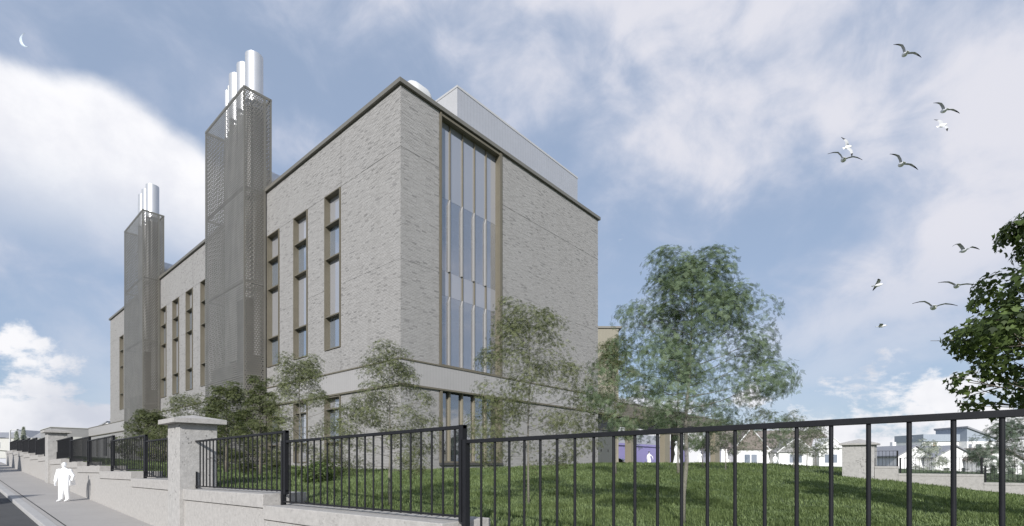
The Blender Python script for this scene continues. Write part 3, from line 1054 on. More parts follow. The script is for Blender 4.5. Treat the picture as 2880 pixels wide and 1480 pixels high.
pier(-11.97, -11.02, -6.24, -5.20, -2.3, 1.095, 1.37, 'near speckled granite pier with flat pyramid cap beside the pavement')
pier(-11.97, -11.08, 18.40, 19.48, -1.6, 1.80, 2.05, 'distant granite pier between the railings, halfway up the street')


# ------------------------------------------------------------------ railings
def railing(x, ylow, yhigh, ztl, zth, zbl, zbh, label, posts=(True, True), pitch=0.25, bar=0.0168, rail=(0.032, 0.05), cat='railing', group='black railing panels'):
    """Panel in the plane x: heights at the low-y end (ztl, zbl) and at the high-y end (zth, zbh)."""
    t = thing('railing_panel', (x, (ylow + yhigh) / 2, min(zbl, zbh)), label, cat, group)
    w_, h_ = rail
    for nm, a, b, h2 in (('top_rail', ztl, zth, h_), ('bottom_rail', zbl + h_ * .55, zbh + h_ * .55, h_ * .55)):
        mb = MB()
        mb.hexa([(x - w_, ylow, a - h2), (x + w_, ylow, a - h2), (x + w_, yhigh, b - h2), (x - w_, yhigh, b - h2)],
                [(x - w_, ylow, a), (x + w_, ylow, a), (x + w_, yhigh, b), (x - w_, yhigh, b)])
        build(mb, nm, 'railing_black', t, bevel=0.003)
    L_ = (ztl + zth) / 2 - (zbl + zbh) / 2 - h_
    mb = MB(); mb.tube([(0, 0, -L_ / 2 - .02), (0, 0, L_ / 2 + .02)], bar, 10, caps=False)
    me = mesh_of(mb, 'bar', 'railing_black', (0, 0, 0), True)
    n_ = int((yhigh - ylow - 0.12) / pitch)
    for i in range(n_ + 1):
        y = yhigh - (0.30 if not posts[1] else 0.34) * pitch / 0.25 - i * pitch
        if y < ylow + 0.06:
            break
        f = (y - ylow) / (yhigh - ylow)
        zt, zb = ztl + (zth - ztl) * f - h_, zbl + (zbh - zbl) * f
        inst(me, 'bar', (x, y, (zt + zb) / 2 + h_ * .25), t)
    for on, y, zt, zb in ((posts[0], ylow + .04, ztl, zbl), (posts[1], yhigh - .04, zth, zbh)):
        if on:
            mb = MB(); mb.box(x - .045, x + .045, y - .04, y + .04, zb - .06, zt + .004); build(mb, 'post', 'railing_black', t, bevel=0.003)
    if not posts[1]:
        mb = MB(); mb.box(x - .02, x + .02, yhigh - .035, yhigh, zbh - .06, zbh + .42); build(mb, 'wall_bracket', 'railing_black', t)
    return t


RX = -11.56
PAN = [(-25.6, -17.10, 0.385, 0.315, -0.90, -0.97, (True, True), 'black railing panel running closest past the viewer, in front of the lawn'),
       (-17.12, -11.58, 0.52, 0.46, -0.76, -0.83, (True, True), 'black railing panel between the tall dark posts, before the corner glazing'),
       (-11.78, -6.26, 0.67, 0.62, -0.60, -0.67, (True, False), 'black railing panel touching the near granite pier on its lawn end'),
       (-5.18, -0.98, 0.79, 0.76, -0.46, -0.49, (False, True), 'short black railing panel just uphill of the near granite pier'),
       (-1.18, 4.02, 0.97, 0.92, -0.25, -0.30, (True, True), 'second black railing panel uphill of the near granite pier'),
       (3.68, 8.97, 1.12, 1.06, -0.07, -0.12, (True, True), 'third black railing panel uphill of the near granite pier'),
       (8.52, 13.80, 1.25, 1.21, 0.10, 0.06, (True, True), 'fourth black railing panel uphill of the near granite pier'),
       (13.32, 18.38, 1.39, 1.34, 0.28, 0.23, (True, False), 'black railing panel ending at the distant granite pier'),
       (19.5, 23.4, 1.62, 1.57, 0.45, 0.42, (False, True), 'dark distant railing panel just beyond the far granite pier'),
       (23.1, 27.9, 1.70, 1.64, 0.58, 0.55, (True, True), 'distant railing panel, second beyond the far granite pier'),
       (27.6, 32.1, 1.82, 1.77, 0.74, 0.72, (True, True), 'distant railing panel, third beyond the far granite pier'),
       (31.8, 36.4, 1.90, 1.86, 0.88, 0.86, (True, True), 'distant railing panel, fourth beyond the far granite pier'),
       (36.1, 40.6, 1.98, 1.93, 1.03, 1.01, (True, True), 'distant railing panel, fifth beyond the far granite pier'),
       (40.3, 47.1, 2.08, 2.02, 1.18, 1.16, (True, True), 'last distant railing panel before the white lamp post')]
for a, b, t1, t2, b1, b2, ps, lb in PAN:
    railing(RX, a, b, t1, t2, b1, b2, lb, ps)

# ------------------------------------------------------------------ wall, pier and railings on the far side of the lawn
fw_ = thing('far_garden_wall', (19.5, -22, -1.5), 'low stepped grey wall across the lawn, under small railings', 'wall')
FS = [(-19.98, -18.9, -0.20), (-23.50, -19.98, -0.60), (-27.2, -23.50, -1.02), (-33, -27.2, -1.5)]
for a, b, z in FS:
    mb = MB(); mb.box(19.22, 19.7, a + .003, b - .003, -4.1, z - .12); build(mb, 'wall_course', 'granite_front', fw_)
    mb = MB(); mb.box(19.20, 19.72, a + .002, b - .002, z - .12, z); build(mb, 'coping_stone', 'granite_front', fw_)
pier(19.2, 20.6, -18.88, -17.32, -1.6, 1.04, 1.42, 'wide grey pier with flat cap standing across the lawn', ov=0.16, cap=0.10)
railing(19.45, -19.97, -18.88, 0.68, 0.68, -0.16, -0.16, 'small railing panel beside the wide pier across the lawn', (True, False), 0.165, 0.009, (0.012, 0.022), group='small railings across the lawn')
railing(19.45, -23.47, -20.02, 0.27, 0.27, -0.55, -0.55, 'small railing panel in front of the white houses across the lawn', (True, True), 0.165, 0.009, (0.012, 0.022), group='small railings across the lawn')
railing(19.45, -27.1, -23.52, -0.16, -0.16, -0.97, -0.97, 'lowest small railing panel across the lawn, by the pale tree', (True, True), 0.165, 0.009, (0.012, 0.022), group='small railings across the lawn')

# ------------------------------------------------------------------ background buildings
VIEW = R(-48.925)          # turned so that local x runs across the view and -y faces the lawn


def gable(mb, x0, x1, y0, y1, ze, zr):
    """Roof prism with ridge along y."""
    xm = (x0 + x1) / 2
    mb.prism([(x0, ze), (x1, ze), (xm, zr)], y0, y1, 'y')


shed = thing('purple_shed', (56, 17, -0.3), 'long purple clad shed with grey pitched roof behind the canopy columns', 'shed')
mb = MB(); mb.box(36, 74, 14, 24, -0.6, 2.55); build(mb, 'wall', 'purple_cladding', shed)
mb = MB(); mb.box(35.9, 74.1, 13.8, 14.0, 2.55, 2.86); build(mb, 'fascia', 'purple_cladding', shed)
mb = MB(); mb.prism([(13.8, 2.87), (24.2, 2.87), (19, 5.0)], 35.9, 72.0, 'x'); build(mb, 'roof', 'shed_roof', shed)
store = thing('grey_store', (52, 32, 0), 'pale grey flat roofed block behind the purple shed', 'building')
mb = MB(); mb.box(34, 58, 28, 40, -0.6, 6.6); build(mb, 'wall', 'lime_grey', store)
mb = MB(); mb.box(33.8, 58.2, 27.8, 40.2, 6.6, 6.8); build(mb, 'roof_edge', 'pale_wall', store)

bun = thing('white_bungalow', (66.5, -3.1, -0.5), 'long white bungalow with brown slate roof and front gables behind the young trees', 'house', rotz=VIEW)
mb = MB(); mb.box(-8.6, 8.6, 0.5, 9, -0.6, 2.9); build(mb, 'wall', 'white_render', bun)
mb = MB(); mb.prism([(0.0, 2.8), (9.6, 2.8), (4.8, 5.6)], -8.9, 8.9, 'x'); build(mb, 'roof', 'slate_brown', bun)
for xa, xb, yf, ze, zr, wm in ((-7.8, -2.6, -1.6, 2.4, 5.5, 'slate_brown'), (-1.6, 3.9, -2.0, 2.0, 4.1, 'lime_grey'), (4.4, 8.4, -1.8, 2.6, 4.2, 'white_render')):
    m_ = MB(); m_.box(xa + .3, xb - .3, yf, 0.497, -0.6, ze); gw = build(m_, 'gable_wall', 'white_render', bun)
    m_ = MB(); gable(m_, xa, xb, yf - .25, 3.0, ze, zr); build(m_, 'gable_roof', wm, gw)
    m_ = MB()
    xm = (xa + xb) / 2
    for s_, e_ in (((xa - .1, ze - .05), (xm, zr + .05)), ((xm, zr + .05), (xb + .1, ze - .05))):
        m_.tube([(s_[0], yf - .3, s_[1]), (e_[0], yf - .3, e_[1])], .09, 4)
    build(m_, 'bargeboard', 'white_render', gw)
    m_ = MB(); m_.box(xm - .9, xm - .1, yf - .03, yf - .002, 0.5, 1.7); m_.box(xm + .1, xm + .9, yf - .03, yf - .002, 0.5, 1.7); build(m_, 'window', GLASS_WIN, gw)


def small_house(loc, hw, ze, zr, depth, label, wall='white_render', roof='slate_grey'):
    h_ = thing('gabled_house', loc, label, 'house', 'white houses across the lawn', rotz=VIEW)
    m_ = MB()
    m_.prism([(-hw, -3.2), (hw, -3.2), (hw, ze), (0, zr), (-hw, ze)], 0, depth, 'y')
    build(m_, 'wall', wall, h_)
    m_ = MB()
    t_ = .18
    m_.prism([(-hw - .4, ze - .25), (0, zr + .06), (0, zr + .06 + t_), (-hw - .4, ze - .25 + t_)], -.35, depth + .3, 'y')
    m_.prism([(0.001, zr + .06), (hw + .4, ze - .25), (hw + .4, ze - .25 + t_), (0.001, zr + .06 + t_)], -.35, depth + .3, 'y')
    rf = build(m_, 'roof', roof, h_)
    m_ = MB(); m_.box(.5, 1.1, depth * .6, depth * .6 + .6, zr - .6, zr + .9); build(m_, 'chimney', wall, rf)
    for x in (-hw * .55, hw * .3):
        m_ = MB(); m_.box(x, x + .9, -.04, -.003, -1.1, 0.2); wn = build(m_, 'window', GLASS_DARK, h_)
        m_ = MB(); m_.box(x - .08, x + .98, -.07, -.041, -1.22, -1.11); build(m_, 'sill', 'pale_wall', wn)
    return h_


small_house((86.2, -18.0, -1.0), 2.7, 2.2, 3.6, 9, 'white gabled house behind the far lamp posts')
small_house((87.6, -22.8, -1.0), 3.25, 1.9, 3.5, 9, 'white gabled house in front of the modern flats')
small_house((88.4, -28.0, -1.0), 3.0, 1.6, 3.1, 9, 'small white gabled house half hidden by the pale tree', roof='slate_brown')

mod = thing('modern_flats', (128.3, -20.7, 0), 'modern white flats with zinc boxed top floor and warm brick panel', 'house', rotz=VIEW)
mb = MB(); mb.box(-4.05, 4.05, 0, 8, -5, 4.65); build(mb, 'wall', 'white_render', mod)
mb = MB(); mb.box(-4.1, 4.1, -.3, 8, 4.66, 6.2); build(mb, 'upper_storey', 'zinc', mod)
mb = MB(); mb.box(-3.1, -1.0, -.06, -.003, 1.4, 4.4); build(mb, 'brick_panel', 'brick_warm', mod)
for x in (-2.0, 1.2, 2.9):
    mb = MB(); mb.box(x, x + .85, -.09, -.061 if x < 0 else -.003, 1.6, 3.6); build(mb, 'window', GLASS_WIN, mod)
mod2 = thing('mono_pitch_house', (131.4, -27.3, 0), 'white house with steep single slope zinc roof', 'house', rotz=VIEW)
mb = MB(); mb.prism([(-3.1, -5), (3.1, -5), (3.1, 4.6), (-3.1, 4.6)], 0, 8, 'y'); build(mb, 'wall', 'white_render', mod2)
mb = MB(); mb.prism([(-3.1, 4.61), (3.1, 4.61), (3.1, 5.0), (-3.1, 7.5)], 0, 8, 'y'); build(mb, 'upper_wall', 'zinc', mod2)
mb = MB(); mb.prism([(-3.3, 7.5), (3.4, 5.0), (3.4, 5.3), (-3.3, 7.85)], -.4, 8.3, 'y'); build(mb, 'roof', 'slate_grey', mod2)
mb = MB(); mb.box(-1.9, -0.1, -.05, -.003, 2.9, 4.0); build(mb, 'window', GLASS_DARK, mod2)


def lamp_post(x, y, z0, h_, label, mat='lamp_metal', arm=0.7, r_=0.07, rz=VIEW):
    t = thing('lamp_post', (x, y, z0), label, 'lamp post', rotz=rz)
    m_ = MB(); m_.tube([(0, 0, 0), (0, 0, h_ * .5), (0, 0, h_)], [r_, r_ * .8, r_ * .6], 10); build(m_, 'pole', mat, t, auto=40)
    m_ = MB(); m_.tube([(0, 0, h_ - .02), (arm * .15, 0, h_ + .16), (arm * .5, 0, h_ + .24), (arm, 0, h_ + .24)], r_ * .5, 8); build(m_, 'arm', mat, t, auto=40)
    m_ = MB(); m_.box(arm - .1, arm + .45, -.12, .12, h_ + .17, h_ + .28); build(m_, 'lantern', mat, t, bevel=.02)
    m_ = MB(); m_.tube([(0, 0, -.05), (0, 0, .9)], r_ * 1.5, 10); build(m_, 'base', mat, t, auto=40)
    return t


lamp_post(97.9, -16.3, -4.0, 8.2, 'taller of two grey lamp posts before the white houses')
lamp_post(97.0, -17.3, -4.0, 7.0, 'shorter of two grey lamp posts before the white houses')
lamp_post(-11.3, 51.2, -0.2, 3.4, 'slim white post at the end of the distant railings', 'lamp_white', 0.35, 0.10)

fh = thing('hip_roof_house', (-9, 134, 2.2), 'pale house with low grey hipped roof closing the street', 'house', rotz=VIEW)
mb = MB(); mb.box(-14, 4.3, 0, 9, -1.2, 3.2); build(mb, 'wall', 'pale_wall', fh)
mb = MB(); mb.add([(-14.4, -.4, 3.2), (4.8, -.4, 3.2), (4.8, 9.4, 3.2), (-14.4, 9.4, 3.2), (-11, 4.5, 4.6), (2.0, 4.5, 4.6)], [(0, 1, 5, 4), (1, 2, 5), (2, 3, 4, 5), (3, 0, 4), (3, 2, 1, 0)])
build(mb, 'roof', 'slate_grey', fh)
for x in (-6, -2, 1.6):
    mb = MB(); mb.box(x, x + 1.1, -.05, -.003, 0.9, 2.2); build(mb, 'window', GLASS_WIN, fh)
wg = thing('white_gable_house', (5.6, 106, 1.5), 'bright white gable peeping over the low grey extension', 'house', rotz=VIEW)
mb = MB(); mb.prism([(-1.9, -2), (2.2, -2), (2.2, 5.0), (1.0, 6.6), (-1.9, 5.0)], 0, 7, 'y'); build(mb, 'wall', 'white_render', wg)
mb = MB(); mb.prism([(-2.1, 4.9), (1.0, 6.62), (1.0, 6.85), (-2.1, 5.15)], -.2, 7.2, 'y'); build(mb, 'roof', 'slate_grey', wg)
mb = MB(); mb.box(-.9, .2, 3, 4, 5.2, 7.6); build(mb, 'chimney', 'lime_grey', wg)
rc = thing('roofs_by_street', (-3.5, 118, 1.5), 'pale clustered roofs beyond the last railings', 'house', rotz=VIEW)
mb = MB(); mb.box(-5.0, 4.5, 0, 8, -1, 3.6); build(mb, 'wall', 'pale_wall', rc)
mb = MB(); mb.prism([(-5.3, 3.5), (-0.2, 3.5), (-2.7, 5.2)], -.2, 8.2, 'y'); mb.prism([(-0.1, 3.5), (4.8, 3.5), (2.3, 4.9)], -.2, 8.2, 'y'); build(mb, 'roof', 'slate_grey', rc)

# houses across the street, out of frame; their shadows fall over road, pavement and wall
terr = thing('terrace_house', (-30, 30, -1.2), 'terrace with three steep gables across the street, casting the far shadows', 'house')
mb = MB()
for i in range(3):
    y = 22.6 + i * 5.0
    mb.prism([(y, -2), (y + 4.99, -2), (y + 4.99, 7.9), (y + 2.5, 10.5), (y, 7.9)], -36, -26.6, 'x')
build(mb, 'wall', 'pale_wall', terr)
for i in range(3):
    y = 22.6 + i * 5.0
    for zz in (0.2, 3.6):
        mb = MB(); mb.box(-26.6, -26.55, y + 1.6, y + 3.2, zz, zz + 1.7); build(mb, 'window', GLASS_DARK, terr)
cot = thing('cottage', (-30, 1.5, -1.6), 'gabled cottage across the street, casting the nearer kerb shadow', 'house')
mb = MB(); mb.prism([(-1.6, -2.5), (3.4, -2.5), (3.4, 5.2), (0.9, 7.3), (-1.6, 5.2)], -34, -26.6, 'x'); build(mb, 'wall', 'white_render', cot)
mb = MB(); mb.box(-26.6, -26.55, 0.2, 1.6, -0.2, 1.4); build(mb, 'window', GLASS_DARK, cot)

# ------------------------------------------------------------------ grass blades
rg = np.random.default_rng(11)


def grass():
    cx, cy = -16.36, -22.17
    P = []
    for lo, hi, dens, h_ in ((4.5, 8, 1700, .065), (8, 13, 950, .075), (13, 20, 400, .085), (20, 30, 150, .10), (30, 46, 50, .12)):
        # sample the wedge in view, a little beyond its edges
        n_ = int(dens * (hi * hi - lo * lo) * 0.5 * R(104))
        rr_ = np.sqrt(rg.uniform(lo * lo, hi * hi, n_))
        an = rg.uniform(R(41.07 - 52), R(41.07 + 52), n_)
        x, y = cx + rr_ * np.cos(an), cy + rr_ * np.sin(an)
        ok = (x > -10.9) & ~((x > -0.1) & (x < 24) & (y > -0.12)) & ~((x > 19.1) & (y < -17.2)) & ~((x > -1.75) & (y > 16.4)) & ~((x > 23.4) & (y > .5)) & (y > -43)
        x, y = x[ok], y[ok]
        P.append(np.stack([x, y, np.full(len(x), h_), rr_[ok]], 1))
    P = np.concatenate(P)
    n_ = len(P)
    z = G(P[:, 0], P[:, 1])
    # clumps: blades lean together and differ in length from tuft to tuft
    cl = np.sin(P[:, 0] * 2.3 + 1.7 * np.sin(P[:, 1] * 1.9)) * np.sin(P[:, 1] * 2.7 + 1.3 * np.sin(P[:, 0] * 2.1))
    h_ = P[:, 2] * rg.uniform(.45, 1.35, n_) * (1 + .45 * cl)
    az = rg.uniform(0, 2 * PI, n_) * .55 + 1.5 * cl + 0.6
    wd = 0.0028 + 0.00042 * P[:, 3]
    lean = h_ * rg.uniform(.25, .95, n_)
    ca, sa = np.cos(az), np.sin(az)
    v = np.zeros((n_, 5, 3))
    bx_, by_ = -sa * wd, ca * wd
    v[:, 0] = np.stack([P[:, 0] + bx_, P[:, 1] + by_, z - .01], 1)
    v[:, 1] = np.stack([P[:, 0] - bx_, P[:, 1] - by_, z - .01], 1)
    v[:, 2] = np.stack([P[:, 0] - bx_ * .8 + ca * lean * .35, P[:, 1] - by_ * .8 + sa * lean * .35, z + h_ * .6], 1)
    v[:, 3] = np.stack([P[:, 0] + bx_ * .8 + ca * lean * .35, P[:, 1] + by_ * .8 + sa * lean * .35, z + h_ * .6], 1)
    v[:, 4] = np.stack([P[:, 0] + ca * lean, P[:, 1] + sa * lean, z + h_], 1)
    me = bpy.data.meshes.new('grass')
    me.vertices.add(n_ * 5)
    me.vertices.foreach_set('co', v.reshape(-1))
    b = (np.arange(n_) * 5)[:, None]
    loops = np.concatenate([b + np.array([[0, 1, 2, 3]]), b + np.array([[3, 2, 4]])], 1).reshape(-1)
    me.loops.add(n_ * 7)
    me.loops.foreach_set('vertex_index', loops)
    st_ = np.stack([np.arange(n_) * 7, np.arange(n_) * 7 + 4], 1).reshape(-1)
    me.polygons.add(n_ * 2)
    me.polygons.foreach_set('loop_start', st_)
    me.update(calc_edges=True)
    pt = np.sin(P[:, 0] * .55 + 1.1 * np.sin(P[:, 1] * .43)) * np.sin(P[:, 1] * .61 + 1.4 * np.sin(P[:, 0] * .37))
    tone = np.clip(rg.normal(.52, .27, n_) + .24 * cl + .16 * pt, 0, 1)
    col = np.ones((n_, 5, 4), np.float32)
    col[:, :, :3] = tone[:, None, None]
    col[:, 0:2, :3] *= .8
    ca_ = me.color_attributes.new('tone', 'FLOAT_COLOR', 'POINT')
    ca_.data.foreach_set('color', col.reshape(-1))
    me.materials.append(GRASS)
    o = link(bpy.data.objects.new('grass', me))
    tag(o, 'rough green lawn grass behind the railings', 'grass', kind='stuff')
    print('grass blades', n_)


grass()

# ------------------------------------------------------------------ trees
OUT = np.array([(0, 0, 0), (.30, .12, .02), (.52, .42, .05), (.24, .48, .0), (0, 1, .04), (-.24, .48, .0), (-.52, .42, .05), (-.30, .12, .02)])


def leaves_mesh(cent, nrm_bias, size, mat, name='crown', seed=1, droop=.35, tone_fn=None):
    """Maple-like leaves at the given centres, each turned its own way."""
    r_ = np.random.default_rng(seed)
    n_ = len(cent)
    az = r_.uniform(0, 2 * PI, n_)
    tl = np.abs(r_.normal(.35, .38, n_))
    nm = np.stack([np.cos(az) * np.sin(tl), np.sin(az) * np.sin(tl), np.cos(tl) * .5], 1) * .7 + nrm_bias * 1.5 + r_.normal(size=(n_, 3)) * .35
    nm /= np.linalg.norm(nm, axis=1, keepdims=True)
    hx_ = r_.normal(size=(n_, 3))
    hx_[:, 2] -= droop
    t = hx_ - (hx_ * nm).sum(1, keepdims=True) * nm
    t /= np.maximum(np.linalg.norm(t, axis=1, keepdims=True), 1e-6)
    b = np.cross(nm, t)
    s_ = size * r_.uniform(.65, 1.25, n_)
    o3 = OUT[None] * s_[:, None, None]
    v = cent[:, None] + o3[..., 0:1] * b[:, None] + o3[..., 1:2] * t[:, None] + o3[..., 2:3] * nm[:, None]
    m_ = len(OUT)
    me = bpy.data.meshes.new(name)
    me.vertices.add(n_ * m_)
    me.vertices.foreach_set('co', v.reshape(-1))
    me.loops.add(n_ * m_)
    me.loops.foreach_set('vertex_index', np.arange(n_ * m_))
    me.polygons.add(n_)
    me.polygons.foreach_set('loop_start', np.arange(n_) * m_)
    me.update(calc_edges=True)
    tone = np.clip(r_.beta(1.6, 2.2, n_) if tone_fn is None else tone_fn(cent, r_), 0, 1)
    col = np.ones((n_, m_, 4), np.float32)
    col[:, :, :3] = tone[:, None, None]
    ca_ = me.color_attributes.new('tone', 'FLOAT_COLOR', 'POINT')
    ca_.data.foreach_set('color', col.reshape(-1))
    me.materials.append(M(mat))
    return me


def tree(x, y, h_, w_, cb, label, seed, leafmat=None, barkmat='bark_pale', leaf=.10, n_leaf=3000, shape=.62, off=(0, 0), z=None, group='young translucent trees on the lawn', name='maple_tree', limbs=26, trunk_r=None, sig=.062, lopside=0.0, clump_n=3.2, clump_r=.135):
    """Tapered trunk, limbs with side shoots, leaves in clumps along the shoots."""
    rr_ = random.Random(seed)
    z0 = g(x, y) - .04 if z is None else z
    t = thing(name, (x, y, z0), label, 'tree', group)
    tr = trunk_r or h_ * .0095
    top = Vector((x + off[0], y + off[1], z0 + h_ * .95))
    bot = Vector((x, y, z0))
    P_ = [bot.lerp(top, f) + Vector((rr_.uniform(-1, 1), rr_.uniform(-1, 1), 0)) * (.005 * h_ if 0 < f < 1 else 0) for f in (0, .12, .25, .4, .55, .7, .85, 1)]
    mb = MB()
    mb.tube(P_, [tr * 1.35, tr * 1.05, tr, tr * .82, tr * .62, tr * .45, tr * .28, tr * .1], 10)
    # lay the limbs
    cl = []
    br = MB()

    def along(f):
        f = max(0, min(1, f)) * 7
        i = min(6, int(f))
        return P_[i].lerp(P_[i + 1], f - i) if False else None
    fs = [0, .12, .25, .4, .55, .7, .85, 1]

    def trunk_at(f):
        for i in range(7):
            if f <= fs[i + 1]:
                return P_[i].lerp(P_[i + 1], (f - fs[i]) / (fs[i + 1] - fs[i]))
        return P_[-1]
    for i in range(limbs):
        f = cb / h_ * .9 + (0.97 - cb / h_ * .9) * ((i + .5) / limbs) ** .92
        tt = (f - cb / h_ * .9) / (1 - cb / h_ * .9)
        # crown outline: widest in the lower middle, uneven
        prof = float(np.interp(tt, (0, .10, .22, .40, .60, .80, 1), (.78, 1.0, 1.0, .86, .62, .36, .12))) * (.72 + .36 * rr_.random())
        an = i * 2.39996 + rr_.uniform(-.4, .4)
        L_ = max(.16 * w_, w_ * .5 * prof * (1 + lopside * math.cos(an - .9)))
        up = .06 + .92 * tt + rr_.uniform(-.10, .16)
        s_ = trunk_at(f - .04)
        dr_ = Vector((math.cos(an), math.sin(an), up)).normalized()
        e = s_ + Vector((math.cos(an) * L_, math.sin(an) * L_, up * L_ * .75))
        mid = s_.lerp(e, .5) + Vector((0, 0, -.05 * L_ + .04 * rr_.random()))
        br.tube([s_, mid, e], [tr * .34 * (1 - .5 * tt), tr * .2 * (1 - .4 * tt), tr * .06], 5, caps=False)
        for q in (.45, .62, .78, .92, 1.0):
            cl.append((s_.lerp(mid, q * 2) if q < .5 else mid.lerp(e, q * 2 - 1), .55 + .5 * q))
        for q in range(5):
            a2 = an + rr_.choice((-1, 1)) * rr_.uniform(.4, 1.15)
            st2 = mid.lerp(e, rr_.uniform(-.2, .8))
            l2 = L_ * rr_.uniform(.25, .5)
            e2 = st2 + Vector((math.cos(a2) * l2, math.sin(a2) * l2, l2 * rr_.uniform(-.15, .55)))
            br.tube([st2, e2], [tr * .12, tr * .04], 4, caps=False)
            for u in (.4, .7, 1.0):
                cl.append((st2.lerp(e2, u), 1.0))
    build(mb, 'trunk', barkmat, t, smooth=True)
    build(br, 'limb', barkmat, t, smooth=True)
    r_ = np.random.default_rng(seed)
    axis = np.array([x + off[0] * .5, y + off[1] * .5, z0 + cb + (h_ - cb) * .42])
    C, RC = [], []
    for c_, q in cl:
        C.append(c_[:]); RC.append(q)
    C = np.array(C); RC = np.array(RC)
    ends = np.where(RC > 1.02)[0]                    # every limb ends in leaves
    rest = np.where(RC <= 1.02)[0]
    pick = np.concatenate([ends, r_.choice(rest, min(len(rest), int(limbs * (clump_n - 1))), replace=False)])
    C = C[pick]
    RR = w_ * clump_r * r_.uniform(.65, 1.25, len(C))
    idx = r_.choice(len(C), n_leaf, p=RR ** 2 / (RR ** 2).sum())
    co = C - axis
    co /= np.maximum(np.linalg.norm(co, axis=1, keepdims=True), 1e-6)
    u = r_.normal(size=(n_leaf, 3)) + co[idx] * .75 + np.array([0, 0, .35])
    u /= np.linalg.norm(u, axis=1, keepdims=True)
    dep = 1 - np.abs(r_.normal(0, .22, n_leaf))
    cen = C[idx] + u * (RR[idx] * dep)[:, None] * np.array([1.12, 1.12, .78])
    org = np.array(ORG[t.name])
    ct = r_.uniform(-.16, .16, len(C))
    me = leaves_mesh(cen - org, u * .8, leaf, leafmat or LEAF_GHOST, 'crown', seed, tone_fn=lambda c_, q: q.beta(1.7, 1.9, n_leaf) + ct[idx])
    o = link(bpy.data.objects.new('crown', me))
    o.parent = t
    return t


Y = 'young translucent trees on the lawn'
tree(-8.10, -18.78, 4.75, 2.70, 1.90, 'largest young tree, cool green, rising against the sky past the brick block', 3, LEAF_BLUE, leaf=.10, n_leaf=12500, off=(.12, -.14), limbs=44, trunk_r=.036)
tree(-7.98, -15.34, 4.45, 2.75, 1.25, 'young see through tree in front of the tall corner glazing', 5, leaf=.08, n_leaf=11500, limbs=36, trunk_r=.022)
tree(-10.27, -13.55, 3.32, 2.0, 1.0, 'young see through tree in front of the brick corner', 8, leaf=.06, n_leaf=11500, limbs=34, trunk_r=.022)
tree(-7.18, -3.56, 4.75, 3.1, 1.0, 'young see through tree before the three strip windows', 9, leaf=.10, n_leaf=9500, limbs=32, off=(-.1, .1))
tree(2.43, -11.53, 6.15, 2.6, 2.3, 'young see through tree before the far end of the brick block', 13, leaf=.125, n_leaf=5600, limbs=30, trunk_r=.07)
tree(6.18, -12.72, 6.2, 3.0, 3.3, 'young see through tree behind the largest one, low crown overlapping it', 14, LEAF_FAINT, leaf=.16, n_leaf=1700, limbs=28, trunk_r=.06)
sm = [(14.69, -10.69, 2.9, 2.2, 'first of the small trees, beside the end canopy column'), (13.35, -12.5, 3.0, 2.3, 'small tree with pale post like trunk before the left bungalow gable'),
      (17.57, -13.46, 3.9, 2.7, 'small tree with tall crown above the bungalow roof'), (22.92, -13.96, 4.0, 3.1, 'small tree with broad crown over the middle gable'),
      (25.07, -14.38, 3.2, 2.2, 'thin small tree before the white bungalow window'), (31.0, -13.9, 3.7, 2.6, 'last small tree, nearest the wide far pier')]
for i, (x, y, h_, w_, lb) in enumerate(sm):
    tree(x, y, h_, w_, 1.25, lb, 30 + i, LEAF_FAINT, leaf=.17, n_leaf=1300, limbs=18, barkmat='bark_ghost', trunk_r=.04, group='small trees before the bungalow')
H_ = 'dense trees at the foot of the flue towers'
tree(-8.0, 1.7, 4.1, 2.7, .35, 'dense green tree at the foot of the nearer flue tower, behind the pier', 41, LEAF_HEDGE, leaf=.13, n_leaf=5600, limbs=30, barkmat='bark', group=H_, shape=.75)
tree(-7.8, -1.3, 4.3, 1.9, .35, 'narrow dense tree against the side of the nearer flue tower', 42, LEAF_HEDGE, leaf=.12, n_leaf=4600, limbs=28, barkmat='bark', group=H_, shape=.75)
tree(-6.9, 10.6, 4.1, 3.4, .5, 'paler tree between the two flue towers', 43, LEAF_GHOST, leaf=.15, n_leaf=4200, limbs=28, group=H_, shape=.75)
tree(-7.2, 17.5, 3.4, 3.3, .3, 'dense green tree at the foot of the farther flue tower', 44, LEAF_HEDGE, leaf=.16, n_leaf=5000, limbs=28, barkmat='bark', group=H_, shape=.8)
tree(-6.5, 5.6, 2.9, 2.6, .3, 'low dense tree behind the railings uphill of the near pier', 45, LEAF_HEDGE, leaf=.14, n_leaf=4200, limbs=26, barkmat='bark', group=H_, shape=.8)
tree(-3.4, -24.28, 6.7, 4.0, 2.3, 'dark opaque tree leaning in from the picture edge', 51, LEAF_DENSE, leaf=.115, n_leaf=17000, limbs=48, barkmat='bark', group='large dark tree', trunk_r=.10, clump_n=3.2, clump_r=.105)
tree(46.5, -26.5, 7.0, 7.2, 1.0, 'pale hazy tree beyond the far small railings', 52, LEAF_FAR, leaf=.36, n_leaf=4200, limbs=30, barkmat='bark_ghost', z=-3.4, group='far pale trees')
tree(62.0, -20.3, 4.2, 4.0, .3, 'pale green shrub tree beside the wide far pier', 53, LEAF_PALE, leaf=.28, n_leaf=1400, limbs=20, barkmat='bark_ghost', z=-1.6, group='far pale trees', shape=.8)


